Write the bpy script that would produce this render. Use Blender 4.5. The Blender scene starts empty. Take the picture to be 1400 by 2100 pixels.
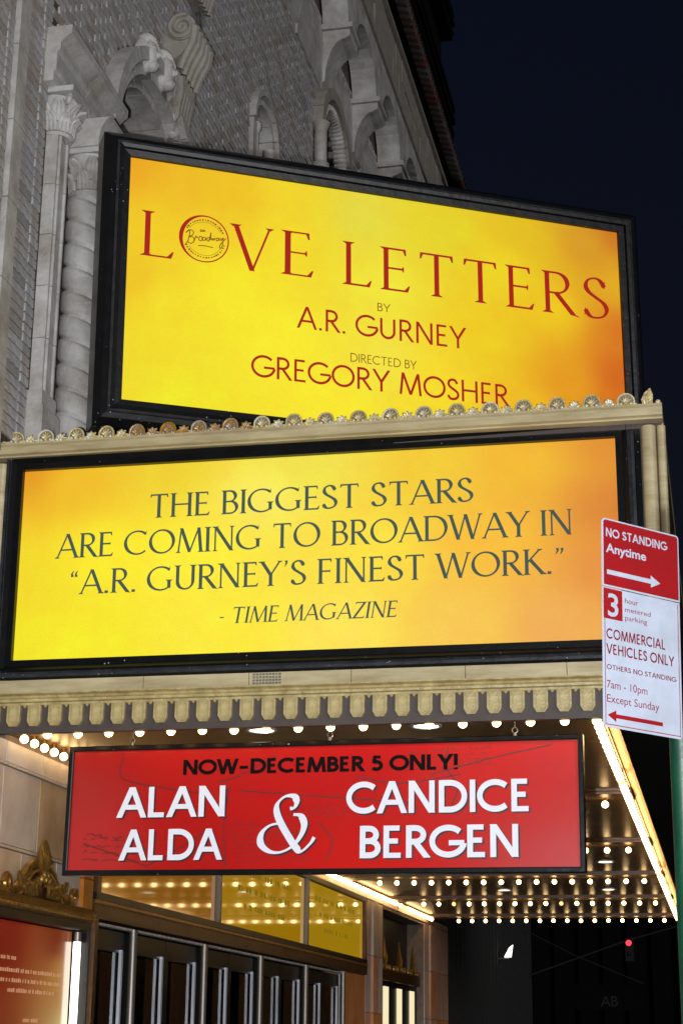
import bpy, math, random
from math import sin, cos, pi, radians
from mathutils import Vector, Matrix
random.seed(7)
S = bpy.context.scene
COL = S.collection
H0 = 1.6                                   # eye height above the pavement

# ------------------------------------------------------------------ camera
cd = bpy.data.cameras.new("camera"); cam = bpy.data.objects.new("camera", cd); COL.objects.link(cam); S.camera = cam
cd.sensor_fit = 'VERTICAL'; cd.sensor_height = 24.0; cd.lens = 24.0 * 3571.4 / 2100.0
cd.clip_start = 0.05; cd.clip_end = 2000
PIT, YAW, ROL = 0.298227, 0.213928, 0.0117153
_f = Vector((-sin(YAW) * cos(PIT), cos(YAW) * cos(PIT), sin(PIT))); _r = Vector((cos(YAW), sin(YAW), 0)); _u = _r.cross(_f)
_r2 = _r * cos(ROL) + _u * sin(ROL); _u2 = -_r * sin(ROL) + _u * cos(ROL)
M = Matrix((_r2, _u2, -_f)).transposed().to_4x4(); M.translation = (0, 0, H0); cam.matrix_world = M

# ------------------------------------------------------------------ world (late dusk), weak city glow, the photographer's flash
W = bpy.data.worlds.new("World"); S.world = W; W.use_nodes = True
nt = W.node_tree; bg = nt.nodes['Background']
sky = nt.nodes.new('ShaderNodeTexSky'); sky.sky_type = 'NISHITA'; sky.sun_disc = False
sky.sun_elevation = radians(-2.5); sky.sun_rotation = radians(120)
sky.air_density = 1.0; sky.dust_density = 1.2; sky.ozone_density = 2.2
nt.links.new(sky.outputs[0], bg.inputs[0]); bg.inputs[1].default_value = 0.12
sd = bpy.data.lights.new("sun", 'SUN'); sd.energy = 1.05; sd.angle = radians(20); sd.color = (0.97, 0.98, 1.0)
so = bpy.data.objects.new("sun", sd); COL.objects.link(so)
so.rotation_euler = Vector((-0.62, 0.76, -0.14)).to_track_quat('-Z', 'Y').to_euler()
fd = bpy.data.lights.new("camera_flash", 'POINT'); fd.energy = 4300; fd.shadow_soft_size = 0.05; fd.color = (0.93, 0.97, 1.0)
fo = bpy.data.objects.new("camera_flash", fd); COL.objects.link(fo); fo.location = (-0.30, 0.05, H0 - 0.05)
S.view_settings.view_transform = 'Standard'; S.view_settings.look = 'None'
S.view_settings.exposure = 0; S.view_settings.gamma = 1; S.view_settings.use_curve_mapping = False
S.render.engine = 'CYCLES'; S.cycles.use_denoising = True; S.cycles.max_bounces = 6
S.cycles.sample_clamp_indirect = 3.0

# ------------------------------------------------------------------ helpers
def srgb(r, g, b):
    f = lambda c: (c / 255 / 12.92) if c / 255 <= 0.04045 else ((c / 255 + 0.055) / 1.055) ** 2.4
    return (f(r), f(g), f(b), 1.0)

def mat(name, c, rough=0.6, metal=0.0, c2=None, scale=6.0, bump=0.0, bscale=None, spec=0.5, emit=None, es=0.0,
        streak=None, per_island=0.0, detail=6.0, coat=0.0, speck=0.0):
    m = bpy.data.materials.new(name); m.use_nodes = True
    n = m.node_tree.nodes; L = m.node_tree.links; p = n['Principled BSDF']
    p.inputs['Roughness'].default_value = rough; p.inputs['Metallic'].default_value = metal
    p.inputs['Specular IOR Level'].default_value = spec; p.inputs['Base Color'].default_value = c
    p.inputs['Coat Weight'].default_value = coat; p.inputs['Coat Roughness'].default_value = 0.06
    tc = n.new('ShaderNodeTexCoord'); mp = n.new('ShaderNodeMapping'); L.new(tc.outputs['Object'], mp.inputs[0])
    if streak: mp.inputs['Scale'].default_value = streak
    if c2 or per_island or speck:
        nz = n.new('ShaderNodeTexNoise'); nz.inputs['Scale'].default_value = scale; nz.inputs['Detail'].default_value = detail
        nz.inputs['Roughness'].default_value = 0.65
        L.new(mp.outputs[0], nz.inputs['Vector'])
        rp = n.new('ShaderNodeValToRGB'); rp.color_ramp.elements[0].position = 0.32; rp.color_ramp.elements[1].position = 0.68
        rp.color_ramp.elements[0].color = c; rp.color_ramp.elements[1].color = c2 or c
        L.new(nz.outputs[0], rp.inputs[0]); out = rp.outputs[0]
        if per_island:
            g = n.new('ShaderNodeNewGeometry'); oi = n.new('ShaderNodeObjectInfo')
            ad = n.new('ShaderNodeMath'); ad.operation = 'ADD'; L.new(g.outputs['Random Per Island'], ad.inputs[0]); L.new(oi.outputs['Random'], ad.inputs[1])
            fr = n.new('ShaderNodeMath'); fr.operation = 'FRACT'; L.new(ad.outputs[0], fr.inputs[0])
            mr = n.new('ShaderNodeMapRange'); mr.inputs[3].default_value = 1 - per_island; mr.inputs[4].default_value = 1 + per_island
            L.new(fr.outputs[0], mr.inputs[0])
            hs = n.new('ShaderNodeHueSaturation'); L.new(mr.outputs[0], hs.inputs['Value']); L.new(out, hs.inputs['Color'])
            ms = n.new('ShaderNodeMapRange'); ms.inputs[3].default_value = 0.4; ms.inputs[4].default_value = 1.5
            f2 = n.new('ShaderNodeMath'); f2.operation = 'MULTIPLY'; f2.inputs[1].default_value = 7.31; L.new(fr.outputs[0], f2.inputs[0])
            f3 = n.new('ShaderNodeMath'); f3.operation = 'FRACT'; L.new(f2.outputs[0], f3.inputs[0]); L.new(f3.outputs[0], ms.inputs[0])
            L.new(ms.outputs[0], hs.inputs['Saturation']); out = hs.outputs[0]
        if speck:
            vn = n.new('ShaderNodeTexVoronoi'); vn.inputs['Scale'].default_value = 26; L.new(tc.outputs['Object'], vn.inputs['Vector'])
            n2 = n.new('ShaderNodeTexNoise'); n2.inputs['Scale'].default_value = 2.2; L.new(tc.outputs['Object'], n2.inputs['Vector'])
            mm = n.new('ShaderNodeMapRange'); mm.inputs[1].default_value = 0.5; mm.inputs[2].default_value = 0.75; mm.inputs[3].default_value = 0.02; mm.inputs[4].default_value = 0.2
            L.new(n2.outputs[0], mm.inputs[0])
            lt = n.new('ShaderNodeMath'); lt.operation = 'LESS_THAN'; L.new(vn.outputs['Distance'], lt.inputs[0]); L.new(mm.outputs[0], lt.inputs[1])
            mu = n.new('ShaderNodeMath'); mu.operation = 'MULTIPLY'; mu.inputs[1].default_value = speck; L.new(lt.outputs[0], mu.inputs[0])
            mx = n.new('ShaderNodeMix'); mx.data_type = 'RGBA'; L.new(mu.outputs[0], mx.inputs[0]); L.new(out, mx.inputs[6])
            mx.inputs[7].default_value = (0.6, 0.6, 0.6, 1); out = mx.outputs[2]
        L.new(out, p.inputs['Base Color'])
    if bump:
        nb = n.new('ShaderNodeTexNoise'); nb.inputs['Scale'].default_value = bscale or scale * 4; nb.inputs['Detail'].default_value = 5
        L.new(mp.outputs[0], nb.inputs['Vector'])
        b = n.new('ShaderNodeBump'); b.inputs['Strength'].default_value = bump; b.inputs['Distance'].default_value = 0.02
        L.new(nb.outputs[0], b.inputs['Height']); L.new(b.outputs[0], p.inputs['Normal'])
    if emit:
        p.inputs['Emission Color'].default_value = emit; p.inputs['Emission Strength'].default_value = es
    return m

def print_mat(name, attr='art', emit=True, rough=0.3, strength=1.0, var=0.12, spec=0.4):
    """printed sheet: the artwork's colours come from a colour attribute plus paper-like mottling; backlit when emit"""
    m = bpy.data.materials.new(name); m.use_nodes = True
    n = m.node_tree.nodes; L = m.node_tree.links; p = n['Principled BSDF']
    p.inputs['Roughness'].default_value = rough; p.inputs['Specular IOR Level'].default_value = spec
    a = n.new('ShaderNodeAttribute'); a.attribute_name = attr
    tc = n.new('ShaderNodeTexCoord')
    nz = n.new('ShaderNodeTexNoise'); nz.inputs['Scale'].default_value = 4.5; nz.inputs['Detail'].default_value = 12; nz.inputs['Roughness'].default_value = 0.72
    L.new(tc.outputs['Object'], nz.inputs['Vector'])
    mr = n.new('ShaderNodeMapRange'); mr.inputs[1].default_value = 0.3; mr.inputs[2].default_value = 0.7
    mr.inputs[3].default_value = 1 - var; mr.inputs[4].default_value = 1 + var; L.new(nz.outputs[0], mr.inputs[0])
    n3 = n.new('ShaderNodeTexNoise'); n3.inputs['Scale'].default_value = 70; n3.inputs['Detail'].default_value = 3; L.new(tc.outputs['Object'], n3.inputs['Vector'])
    m3 = n.new('ShaderNodeMapRange'); m3.inputs[1].default_value = 0.3; m3.inputs[2].default_value = 0.7; m3.inputs[3].default_value = .95; m3.inputs[4].default_value = 1.05
    L.new(n3.outputs[0], m3.inputs[0]); m4 = n.new('ShaderNodeMath'); m4.operation = 'MULTIPLY'; L.new(mr.outputs[0], m4.inputs[0]); L.new(m3.outputs[0], m4.inputs[1]); mr = m4
    # mottling eats the green first, as in a scuffed yellow-orange print
    sp = n.new('ShaderNodeSeparateColor'); L.new(a.outputs['Color'], sp.inputs[0])
    mg = n.new('ShaderNodeMath'); mg.operation = 'MULTIPLY'; L.new(sp.outputs[1], mg.inputs[0]); L.new(mr.outputs[0], mg.inputs[1])
    cb = n.new('ShaderNodeCombineColor'); L.new(sp.outputs[0], cb.inputs[0]); L.new(mg.outputs[0], cb.inputs[1]); L.new(sp.outputs[2], cb.inputs[2])
    if emit:
        p.inputs['Base Color'].default_value = (0.03, 0.025, 0.01, 1)
        L.new(cb.outputs[0], p.inputs['Emission Color']); p.inputs['Emission Strength'].default_value = strength
    else:
        L.new(cb.outputs[0], p.inputs['Base Color'])
    return m

class MB:
    def __init__(s): s.v = []; s.f = []
    def quad(s, a, b, c, d): i = len(s.v); s.v += [a, b, c, d]; s.f.append((i, i + 1, i + 2, i + 3)); return s
    def poly(s, pts): i = len(s.v); s.v += list(pts); s.f.append(tuple(range(i, i + len(pts)))); return s
    def box(s, x0, x1, y0, y1, z0, z1):
        i = len(s.v)
        s.v += [(x0, y0, z0), (x1, y0, z0), (x1, y1, z0), (x0, y1, z0), (x0, y0, z1), (x1, y0, z1), (x1, y1, z1), (x0, y1, z1)]
        s.f += [tuple(i + k for k in q) for q in ((0, 3, 2, 1), (4, 5, 6, 7), (0, 1, 5, 4), (1, 2, 6, 5), (2, 3, 7, 6), (3, 0, 4, 7))]
        return s
    def prism(s, pts, fn, a, b):
        """pts 2D outline, fn(u,v,w)->xyz, extruded w from a to b"""
        i = len(s.v); n = len(pts)
        s.v += [fn(u, v, a) for u, v in pts] + [fn(u, v, b) for u, v in pts]
        s.f.append(tuple(range(i, i + n))); s.f.append(tuple(range(i + 2 * n - 1, i + n - 1, -1)))
        for k in range(n):
            j = (k + 1) % n; s.f.append((i + k, i + j, i + n + j, i + n + k))
        return s
    def tube(s, pts, r, n=8, cap=True, rr=None):
        pts = [Vector(p) for p in pts]; i = len(s.v); ref = None
        for k, p in enumerate(pts):
            t = (pts[min(k + 1, len(pts) - 1)] - pts[max(k - 1, 0)]).normalized()
            if ref is None: ref = t.orthogonal().normalized()
            ref = (ref - t * ref.dot(t)).normalized(); bb = t.cross(ref); q = rr[k] if rr else r
            for j in range(n):
                a = 2 * pi * j / n; s.v.append(tuple(p + ref * cos(a) * q + bb * sin(a) * q))
        for k in range(len(pts) - 1):
            for j in range(n):
                j2 = (j + 1) % n; s.f.append((i + k * n + j, i + k * n + j2, i + (k + 1) * n + j2, i + (k + 1) * n + j))
        if cap:
            s.f.append(tuple(i + j for j in range(n - 1, -1, -1))); e = i + (len(pts) - 1) * n; s.f.append(tuple(e + j for j in range(n)))
        return s
    def ball(s, c, r, nu=10, nv=7):
        rx, ry, rz = (r, r, r) if not isinstance(r, tuple) else r
        i = len(s.v)
        for a in range(nv + 1):
            th = pi * a / nv
            for b in range(nu):
                ph = 2 * pi * b / nu; s.v.append((c[0] + rx * sin(th) * cos(ph), c[1] + ry * sin(th) * sin(ph), c[2] + rz * cos(th)))
        for a in range(nv):
            for b in range(nu):
                b2 = (b + 1) % nu; s.f.append((i + a * nu + b, i + (a + 1) * nu + b, i + (a + 1) * nu + b2, i + a * nu + b2))
        return s
    def lathe(s, cx, cy, prof, n=24, tw=None):
        """prof [(r,z)]; tw(r,z,ang)->r lets the section be ribbed or twisted"""
        i = len(s.v)
        for r, z in prof:
            for j in range(n):
                a = 2 * pi * j / n; q = tw(r, z, a) if tw else r
                s.v.append((cx + q * cos(a), cy + q * sin(a), z))
        for k in range(len(prof) - 1):
            for j in range(n):
                j2 = (j + 1) % n; s.f.append((i + k * n + j, i + k * n + j2, i + (k + 1) * n + j2, i + (k + 1) * n + j))
        return s
    def mesh(s, name, m, smooth=False, off=(0, 0, 0)):
        me = bpy.data.meshes.new(name); me.from_pydata([(x - off[0], y - off[1], z - off[2]) for x, y, z in s.v], [], s.f)
        me.materials.append(m)
        if smooth:
            me.polygons.foreach_set('use_smooth', [True] * len(me.polygons))
            try: me.set_sharp_from_angle(angle=radians(38))
            except Exception: pass
        return me
    def build(s, name, m, parent=None, smooth=False, kind=None, label=None, world=True):
        off = tuple(parent['_o']) if (parent is not None and world and '_o' in parent) else (0, 0, 0)
        o = bpy.data.objects.new(name, s.mesh(name, m, smooth, off)); COL.objects.link(o)
        if parent is not None: o.parent = parent
        if kind: o['kind'] = kind
        if label: o['label'] = label
        return o

def thing(name, label, cat, loc, rot=(0, 0, 0), group=None):
    o = bpy.data.objects.new(name, None); o.empty_display_size = 0.2; COL.objects.link(o); o.location = loc; o.rotation_euler = rot
    o['label'] = label; o['category'] = cat
    if group: o['group'] = group
    if rot == (0, 0, 0): o['_o'] = list(loc)
    return o
def inst(name, me, parent, loc, rot=(0, 0, 0), scale=(1, 1, 1), world=True):
    o = bpy.data.objects.new(name, me); COL.objects.link(o); o.parent = parent
    k = tuple(parent['_o']) if world and '_o' in parent else (0, 0, 0)
    o.location = (loc[0] - k[0], loc[1] - k[1], loc[2] - k[2]); o.rotation_euler = rot; o.scale = scale
    return o
def tag(o, label, cat, group=None):
    o['label'] = label; o['category'] = cat
    if group: o['group'] = group
    return o
def arcp(cx, cy, rx, ry, a0, a1, n=18):
    return [(cx + rx * cos(radians(a0 + (a1 - a0) * k / n)), cy + ry * sin(radians(a0 + (a1 - a0) * k / n))) for k in range(n + 1)]
def spline(P, n=6):
    out = []; Q = [P[0]] + list(P) + [P[-1]]
    for i in range(1, len(Q) - 2):
        for k in range(n):
            t = k / n; p0, p1, p2, p3 = Q[i - 1], Q[i], Q[i + 1], Q[i + 2]
            out.append(tuple(0.5 * (2 * b + (c - a) * t + (2 * a - 5 * b + 4 * c - d) * t * t + (3 * b - a - 3 * c + d) * t ** 3) for a, b, c, d in zip(p0, p1, p2, p3)))
    out.append(tuple(P[-1])); return out

# ------------------------------------------------------------------ lettering: drawn alphabet (cap height 1)
def _bowl(x, xr, yt, yb):
    r = (yt - yb) / 2; return [(x, yt)] + arcp(xr, (yt + yb) / 2, r * 0.98, r, 90, -90, 12) + [(x, yb)]
_SP = spline([(.47, .80), (.38, .955), (.25, 1.0), (.10, .93), (.05, .77), (.12, .63), (.28, .51), (.45, .38), (.51, .22), (.43, .06), (.26, 0), (.12, .03), (.02, .18)], 4)
ST = lambda x: ([(x, 0), (x, 1)], 'T', 'ss')
GL = {
 'A': (.82, [([(0, 0), (.41, 1)], 't', 's-'), ([(.41, 1), (.82, 0)], 'T', '-s'), ([(.14, .34), (.68, .34)], 'h', '--')]),
 'B': (.60, [ST(.08), (_bowl(.08, .28, 1, .53), 'm', '--'), (_bowl(.08, .31, .53, 0), 'm', '--')]),
 'C': (.88, [(arcp(.5, .5, .5, .5, 46, 314, 26), 'm', 'cc')]),
 'D': (.86, [ST(.08), ([(.08, 1), (.34, 1)] + arcp(.36, .5, .47, .5, 90, -90, 18) + [(.08, 0)], 'm', '--')]),
 'E': (.56, [ST(.08), ([(.08, 1), (.50, 1)], 'h', '-v'), ([(.08, .52), (.45, .52)], 'h', '-v'), ([(.08, 0), (.54, 0)], 'h', '-v')]),
 'F': (.54, [ST(.08), ([(.08, 1), (.50, 1)], 'h', '-v'), ([(.08, .50), (.45, .50)], 'h', '-v')]),
 'G': (.95, None),
 'H': (.82, [ST(.08), ST(.74), ([(.08, .52), (.74, .52)], 'h', '--')]),
 'I': (.16, [ST(.08)]),
 'K': (.70, [ST(.08), ([(.58, 1), (.10, .47)], 't', 's-'), ([(.22, .58), (.70, 0)], 'T', '-s')]),
 'L': (.54, [ST(.08), ([(.08, 0), (.52, 0)], 'h', '-v')]),
 'M': (1.02, [([(.04, 0), (.15, 1)], 't', 's-'), ([(.15, 1), (.51, .02)], 'T', '--'), ([(.51, .02), (.87, 1)], 't', '--'), ([(.87, 1), (.98, 0)], 'T', '-s')]),
 'N': (.84, [([(.08, 0), (.08, 1)], 't', 's-'), ([(.08, 1), (.76, 0)], 'T', 's-'), ([(.76, 0), (.76, 1)], 't', '-s')]),
 'O': (1.0, [(arcp(.5, .5, .48, .5, 90, 450, 36), 'm', '--')]),
 'R': (.66, [ST(.08), (_bowl(.08, .29, 1, .49), 'm', '--'), ([(.27, .50), (.66, 0)], 'T', '-t')]),
 'S': (.53, [(_SP, 'm', 'cc')]),
 'T': (.70, [([(.0, 1), (.70, 1)], 'h', 'vv'), ([(.35, 0), (.35, 1)], 'T', 's-')]),
 'U': (.78, [([(.08, 1), (.08, .36)] + arcp(.39, .33, .31, .33, 180, 360, 14) + [(.70, .36), (.70, 1)], 'm', 'ss')]),
 'V': (.78, [([(0, 1), (.39, 0)], 'T', 's-'), ([(.39, 0), (.78, 1)], 't', '-s')]),
 'W': (1.16, [([(0, 1), (.30, 0)], 'T', 's-'), ([(.30, 0), (.58, 1)], 't', '--'), ([(.58, 1), (.86, 0)], 'T', '--'), ([(.86, 0), (1.16, 1)], 't', '-s')]),
 'Y': (.72, [([(0, 1), (.36, .44)], 'T', 's-'), ([(.72, 1), (.36, .44)], 't', 's-'), ([(.36, .50), (.36, 0)], 'T', '-s')]),
 'Z': (.64, [([(.04, 1), (.62, 1)], 'h', 'v-'), ([(.02, 0), (.62, 1)], 'T', '--'), ([(.02, 0), (.64, 0)], 'h', '-v')]),
 '5': (.56, [([(.14, 1), (.50, 1)], 'h', '--'), ([(.10, .50), (.155, 1)], 'T', '--'), (arcp(.24, .31, .29, .31, 128, -140, 18), 'm', '--')]),
 '!': (.16, [([(.08, .26), (.08, 1)], 'T', '--'), ([(.08, 0), (.08, .13)], 'T', '--')]),
 '.': (.14, [([(.07, 0), (.07, .11)], 'D', '--')]),
 '-': (.30, [([(.02, .38), (.28, .38)], 'h', '--')]),
 '\u2013': (.56, [([(.02, .42), (.54, .42)], 'h', '--')]),
 '\u2019': (.16, [([(.09, 1), (.11, .9), (.04, .76)], 'q', '--')]),
 '\u201c': (.34, [([(.11, .72), (.08, .84), (.15, .97)], 'q', '--'), ([(.27, .72), (.24, .84), (.31, .97)], 'q', '--')]),
 '\u201d': (.34, [([(.09, 1), (.11, .9), (.04, .76)], 'q', '--'), ([(.26, 1), (.28, .9), (.21, .76)], 'q', '--')]),
}
def clip_y(P, y, keep_above):
    out = []
    for a, b in zip(P, P[1:] + P[:1]):
        ia = (a[1] >= y) == keep_above or a[1] == y; ib = (b[1] >= y) == keep_above or b[1] == y
        if ia: out.append(a)
        if ia != ib:
            t = (y - a[1]) / (b[1] - a[1]); out.append((a[0] + (b[0] - a[0]) * t, y))
    return out
def strip(P, ws):
    L, R = [], []
    for k, p in enumerate(P):
        a = P[max(k - 1, 0)]; b = P[min(k + 1, len(P) - 1)]
        if P[0] == P[-1] and k in (0, len(P) - 1): a, b = P[-2], P[1]
        dx, dy = b[0] - a[0], b[1] - a[1]; l = math.hypot(dx, dy) or 1; nx, ny = -dy / l, dx / l
        L.append((p[0] + nx * ws[k] / 2, p[1] + ny * ws[k] / 2)); R.append((p[0] - nx * ws[k] / 2, p[1] - ny * ws[k] / 2))
    return [[L[k], L[k + 1], R[k + 1], R[k]] for k in range(len(P) - 1)]
def glyph_polys(ch, thick, thin, serif):
    w, st = GL[ch]
    if ch == 'G':
        if serif: st = [(arcp(.5, .5, .5, .5, 46, 312, 26), 'm', 'c-'), ([(.84, .10), (.84, .44)], 'T', '-S')]
        else: st = [(arcp(.5, .5, .5, .5, 44, 352, 28), 'm', '--'), ([(.52, .45), (1.0 - .0, .45)], 'h', '--')]
    polys = []; glyph_polys.ids = {}; sk = 0
    for P, kd, sf in st:
        P = list(P); sk += 1; n0 = len(polys)
        if kd in 'Tt D'.replace(' ', ''):
            (x0, y0), (x1, y1) = P; wd = {'T': thick, 't': thin if serif else thick, 'D': max(thick, .12) * 1.05}[kd]
            dx, dy = x1 - x0, y1 - y0; l = math.hypot(dx, dy); e = .25 if abs(dx) > .02 else 0
            ex0 = e if (y0 in (0, 1)) else 0; ex1 = e if (y1 in (0, 1)) else 0
            q = [(x0 - dx / l * ex0, y0 - dy / l * ex0), (x1 + dx / l * ex1, y1 + dy / l * ex1)]
            hw = wd / 2; nx, ny = -dy / l * hw, dx / l * hw
            poly = [(q[0][0] + nx, q[0][1] + ny), (q[1][0] + nx, q[1][1] + ny), (q[1][0] - nx, q[1][1] - ny), (q[0][0] - nx, q[0][1] - ny)]
            poly = clip_y(clip_y(poly, 0, True), 1, False)
            polys.append(poly); 
        elif kd == 'h':
            t = thin if serif else thick * .88; h = t / 2; y = P[0][1]; y = h + y * (1 - 2 * h) if y in (0, 1) else y
            polys.append([(P[0][0], y - h), (P[1][0], y - h), (P[1][0], y + h), (P[0][0], y + h)])
        elif kd == 'q':
            n = len(P); polys += strip(P, [thin * (1.9 - 1.5 * k / (n - 1)) if True else 0 for k in range(n)]) if serif else strip(P, [thick] * n)
        else:
            h = (thin if serif else thick * .95) / 2
            Q = [(x, h + y * (1 - 2 * h)) for x, y in P]
            ws = []
            for k in range(len(Q)):
                a = Q[max(k - 1, 0)]; b = Q[min(k + 1, len(Q) - 1)]
                if P[0] == P[-1] and k in (0, len(Q) - 1): a, b = Q[-2], Q[1]
                th = math.atan2(b[1] - a[1], b[0] - a[0]); f = abs(cos(th - radians(108))) ** 3
                ws.append(thin + (thick * 1.05 - thin) * f if serif else thick)
            if not serif or ch not in 'O':
                pass
            polys += strip(Q, ws)
        if serif:
            for end, s_ in ((0, sf[0]), (1, sf[1])):
                x, y = P[0] if end == 0 else P[-1]; wd = thick if kd in 'Tm' else thin
                if s_ in 'sS':
                    l = wd / 2 + .085; t = thin * .62
                    if y <= .02: polys.append([(x - l, 0), (x + l, 0), (x + wd / 2, .045 + t * .4), (x - wd / 2, .045 + t * .4)])
                    else: polys.append([(x - l, y), (x + l, y), (x + wd / 2, y - .045 - t * .4), (x - wd / 2, y - .045 - t * .4)])
                elif s_ == 'v':
                    sgn = 1 if end == 1 else -1; ht = .15
                    if y == 1: polys.append([(x - sgn * .07, 1 - thin * .4), (x, 1), (x + sgn * .012, 1 - ht), (x - sgn * .02, 1 - ht)])
                    elif y == 0: polys.append([(x - sgn * .09, thin * .4), (x, 0), (x + sgn * .045, ht), (x + sgn * .015, ht)])
                    else: polys.append([(x - sgn * .05, y), (x, y - ht * .5), (x + .012 * sgn, y), (x, y + ht * .5)])
                elif s_ == 'c':
                    ht = .17
                    if y > .5: polys.append([(x - .022, y - .05), (x + .012, y - .05), (x + .026, y + .12), (x + .006, y + .12)])
                    else:
                        if ch == 'S': polys.append([(x + .018, y + .05), (x - .014, y + .05), (x - .026, y - .12), (x - .008, y - .12)])
                elif s_ == 't':
                    polys.append([(x - .02, .0), (x - .06, .06), (x + .1, .0), (x + .13, -.03)])
        for q_, pl_ in enumerate(polys[n0:]): glyph_polys.ids[id(pl_)] = sk
    return w, polys
def words(txt, u0, u1, v, cap, thick, m_, parent, name="lettering", **kw):
    """one part per word, set out on the same line"""
    g_ = kw.get('gap') if kw.get('gap') is not None else (.15 if kw.get('serif') else .13); x = 0; runs = []; cur = None
    for ch in txt:
        if ch == ' ': x += .38; cur = None; continue
        if cur is None: cur = [x, x, '']; runs.append(cur)
        cur[2] += ch; cur[1] = x + GL[ch][0]; x += GL[ch][0] + g_
    tot = x - g_; sx = (u1 - u0) / tot
    for a, b, w_ in runs:
        t_ = MB(); text_mb(t_, w_, u0 + a * sx, u0 + b * sx, v, cap, thick, **kw); t_.build(name, m_, parent, world=False)
def text_mb(mb, txt, u0, u1, v, cap, thick, thin=None, serif=False, slant=0.0, z=0.0, gap=None, y=None, du=0.0, dv=0.0):
    stid = {}; thin = thin or thick; gap = gap if gap is not None else (.15 if serif else .13); x = 0; items = []
    for ch in txt:
        if ch == ' ': x += .38; continue
        w, P = glyph_polys(ch, thick, thin, serif); items.append((x, P)); stid.update(getattr(glyph_polys, 'ids', {})); x += w + gap
    tot = x - gap; sx = (u1 - u0) / tot; j = 0
    for x0, P in items:
        for poly in P:
            if len(poly) < 3: continue
            j += 1; zz = z + (stid.get(id(poly), 0) % 6) * 0.00012 + (j % 2) * .00005
            pts = [((u0 + (x0 + a + b * slant) * sx + du), -zz, v + b * cap + dv) for a, b in poly]
            # consistent facing (-Y)
            ar = sum(p[0] * q[2] - q[0] * p[2] for p, q in zip(pts, pts[1:] + pts[:1]))
            if ar < 0: pts = pts[::-1]
            mb.poly(pts)
    return mb
def ink(mb, P, w, z=0.0012, taper=False):
    """pen stroke: flat ribbon in a panel's own plane"""
    n = len(P); ws = [w * (1 if not taper else (0.35 + 0.9 * sin(pi * k / (n - 1)))) for k in range(n)]
    for q in strip(P, ws):
        pts = [(a, -z, b) for a, b in q]
        ar = sum(p[0] * r[2] - r[0] * p[2] for p, r in zip(pts, pts[1:] + pts[:1]))
        if ar < 0: pts = pts[::-1]
        mb.poly(pts)

def art_panel(name, w, h, fn, m, parent, nx=70, nz=34, y=0.0):
    mb = MB()
    for j in range(nz + 1):
        for i in range(nx + 1): mb.v.append((w * i / nx, y, h * j / nz))
    for j in range(nz):
        for i in range(nx):
            a = j * (nx + 1) + i; mb.f.append((a, a + 1, a + nx + 2, a + nx + 1))
    o = mb.build(name, m, parent, world=False)
    ca = o.data.color_attributes.new('art', 'FLOAT_COLOR', 'POINT')
    for k, v in enumerate(mb.v): ca.data[k].color = fn(v[0] / w, v[2] / h)
    return o
def blend(pts, u, v, asp=1.0, p=2.2):
    """smooth colour field of a printed background through sample points (u, v, sRGB)"""
    sw = 0; c = [0, 0, 0]
    for a, b, col in pts:
        d = math.hypot((u - a) * asp, v - b) + 0.05; k = 1 / d ** (p + 1); sw += k
        for i in range(3): c[i] += col[i] * k
    return srgb(*[x / sw for x in c])

def frame_ring(mb, w, h, prof):
    """mitred picture-frame around (0,0)-(w,h): prof = [(outset, forward)] from inner to outer"""
    rings = []
    for o, d in prof:
        i = len(mb.v); mb.v += [(-o, -d, -o), (w + o, -d, -o), (w + o, -d, h + o), (-o, -d, h + o)]; rings.append(i)
    for a, b in zip(rings, rings[1:]):
        for k in range(4):
            k2 = (k + 1) % 4; mb.f.append((a + k, b + k, b + k2, a + k2))
    return mb

# ------------------------------------------------------------------ materials
m_mortar = mat("mortar", srgb(72, 62, 56), 0.9, c2=srgb(54, 48, 44), scale=5)
m_brick = mat("brick_pale", srgb(176, 175, 178), 0.7, c2=srgb(142, 130, 120), scale=14, bump=0.3, bscale=60, per_island=0.10)
m_brickd = mat("brick_dark", srgb(156, 150, 144), 0.8, c2=srgb(136, 126, 118), scale=14, bump=0.3, bscale=60, per_island=0.14)
m_stone = mat("terracotta_stone", srgb(184, 181, 178), 0.6, c2=srgb(136, 128, 120), scale=3, bump=0.35, bscale=30)
m_stoned = mat("weathered_stone", srgb(146, 140, 130), 0.7, c2=srgb(126, 118, 108), scale=5, bump=0.4, bscale=22)
m_ash = mat("ashlar_stone", srgb(196, 176, 156), 0.55, c2=srgb(170, 146, 124), scale=2.5, bump=0.15, bscale=24, per_island=0.06)
m_ashw = mat("warm_glow_marble", srgb(196, 150, 122), 0.45, c2=srgb(160, 116, 90), scale=2.2, bump=0.1, bscale=18, streak=(1, 2, .6), per_island=0.08)  # stone warmed in colour to carry the bulbs' orange glow
m_ashj = mat("ashlar_joint", srgb(120, 104, 92), 0.8, c2=srgb(96, 84, 74), scale=9)
m_tile = mat("roof_tile", srgb(64, 38, 32), 0.7, c2=srgb(40, 26, 24), scale=8, per_island=0.2)
m_night = mat("near_black", srgb(9, 9, 9), 0.95, c2=srgb(5, 5, 5), scale=3, spec=.1)  # one even near-black base colour
m_black = mat("black_painted_metal", srgb(20, 20, 21), 0.3, c2=srgb(13, 13, 14), scale=9, bump=0.12, bscale=12, spec=0.22, speck=0.5)
m_grey = mat("dark_grey_metal", srgb(54, 54, 57), 0.36, c2=srgb(34, 34, 36), scale=12, bump=0.15, spec=0.3, speck=0.5)
m_cream = mat("cream_painted_metal", srgb(190, 174, 136), 0.42, c2=srgb(150, 134, 98), scale=4, bump=0.1, bscale=14, streak=(0.5, 1, 3))
m_lap = mat("antique_gold_paint", srgb(188, 170, 118), 0.4, c2=srgb(140, 120, 76), scale=14, bump=0.25, bscale=50)
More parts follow.
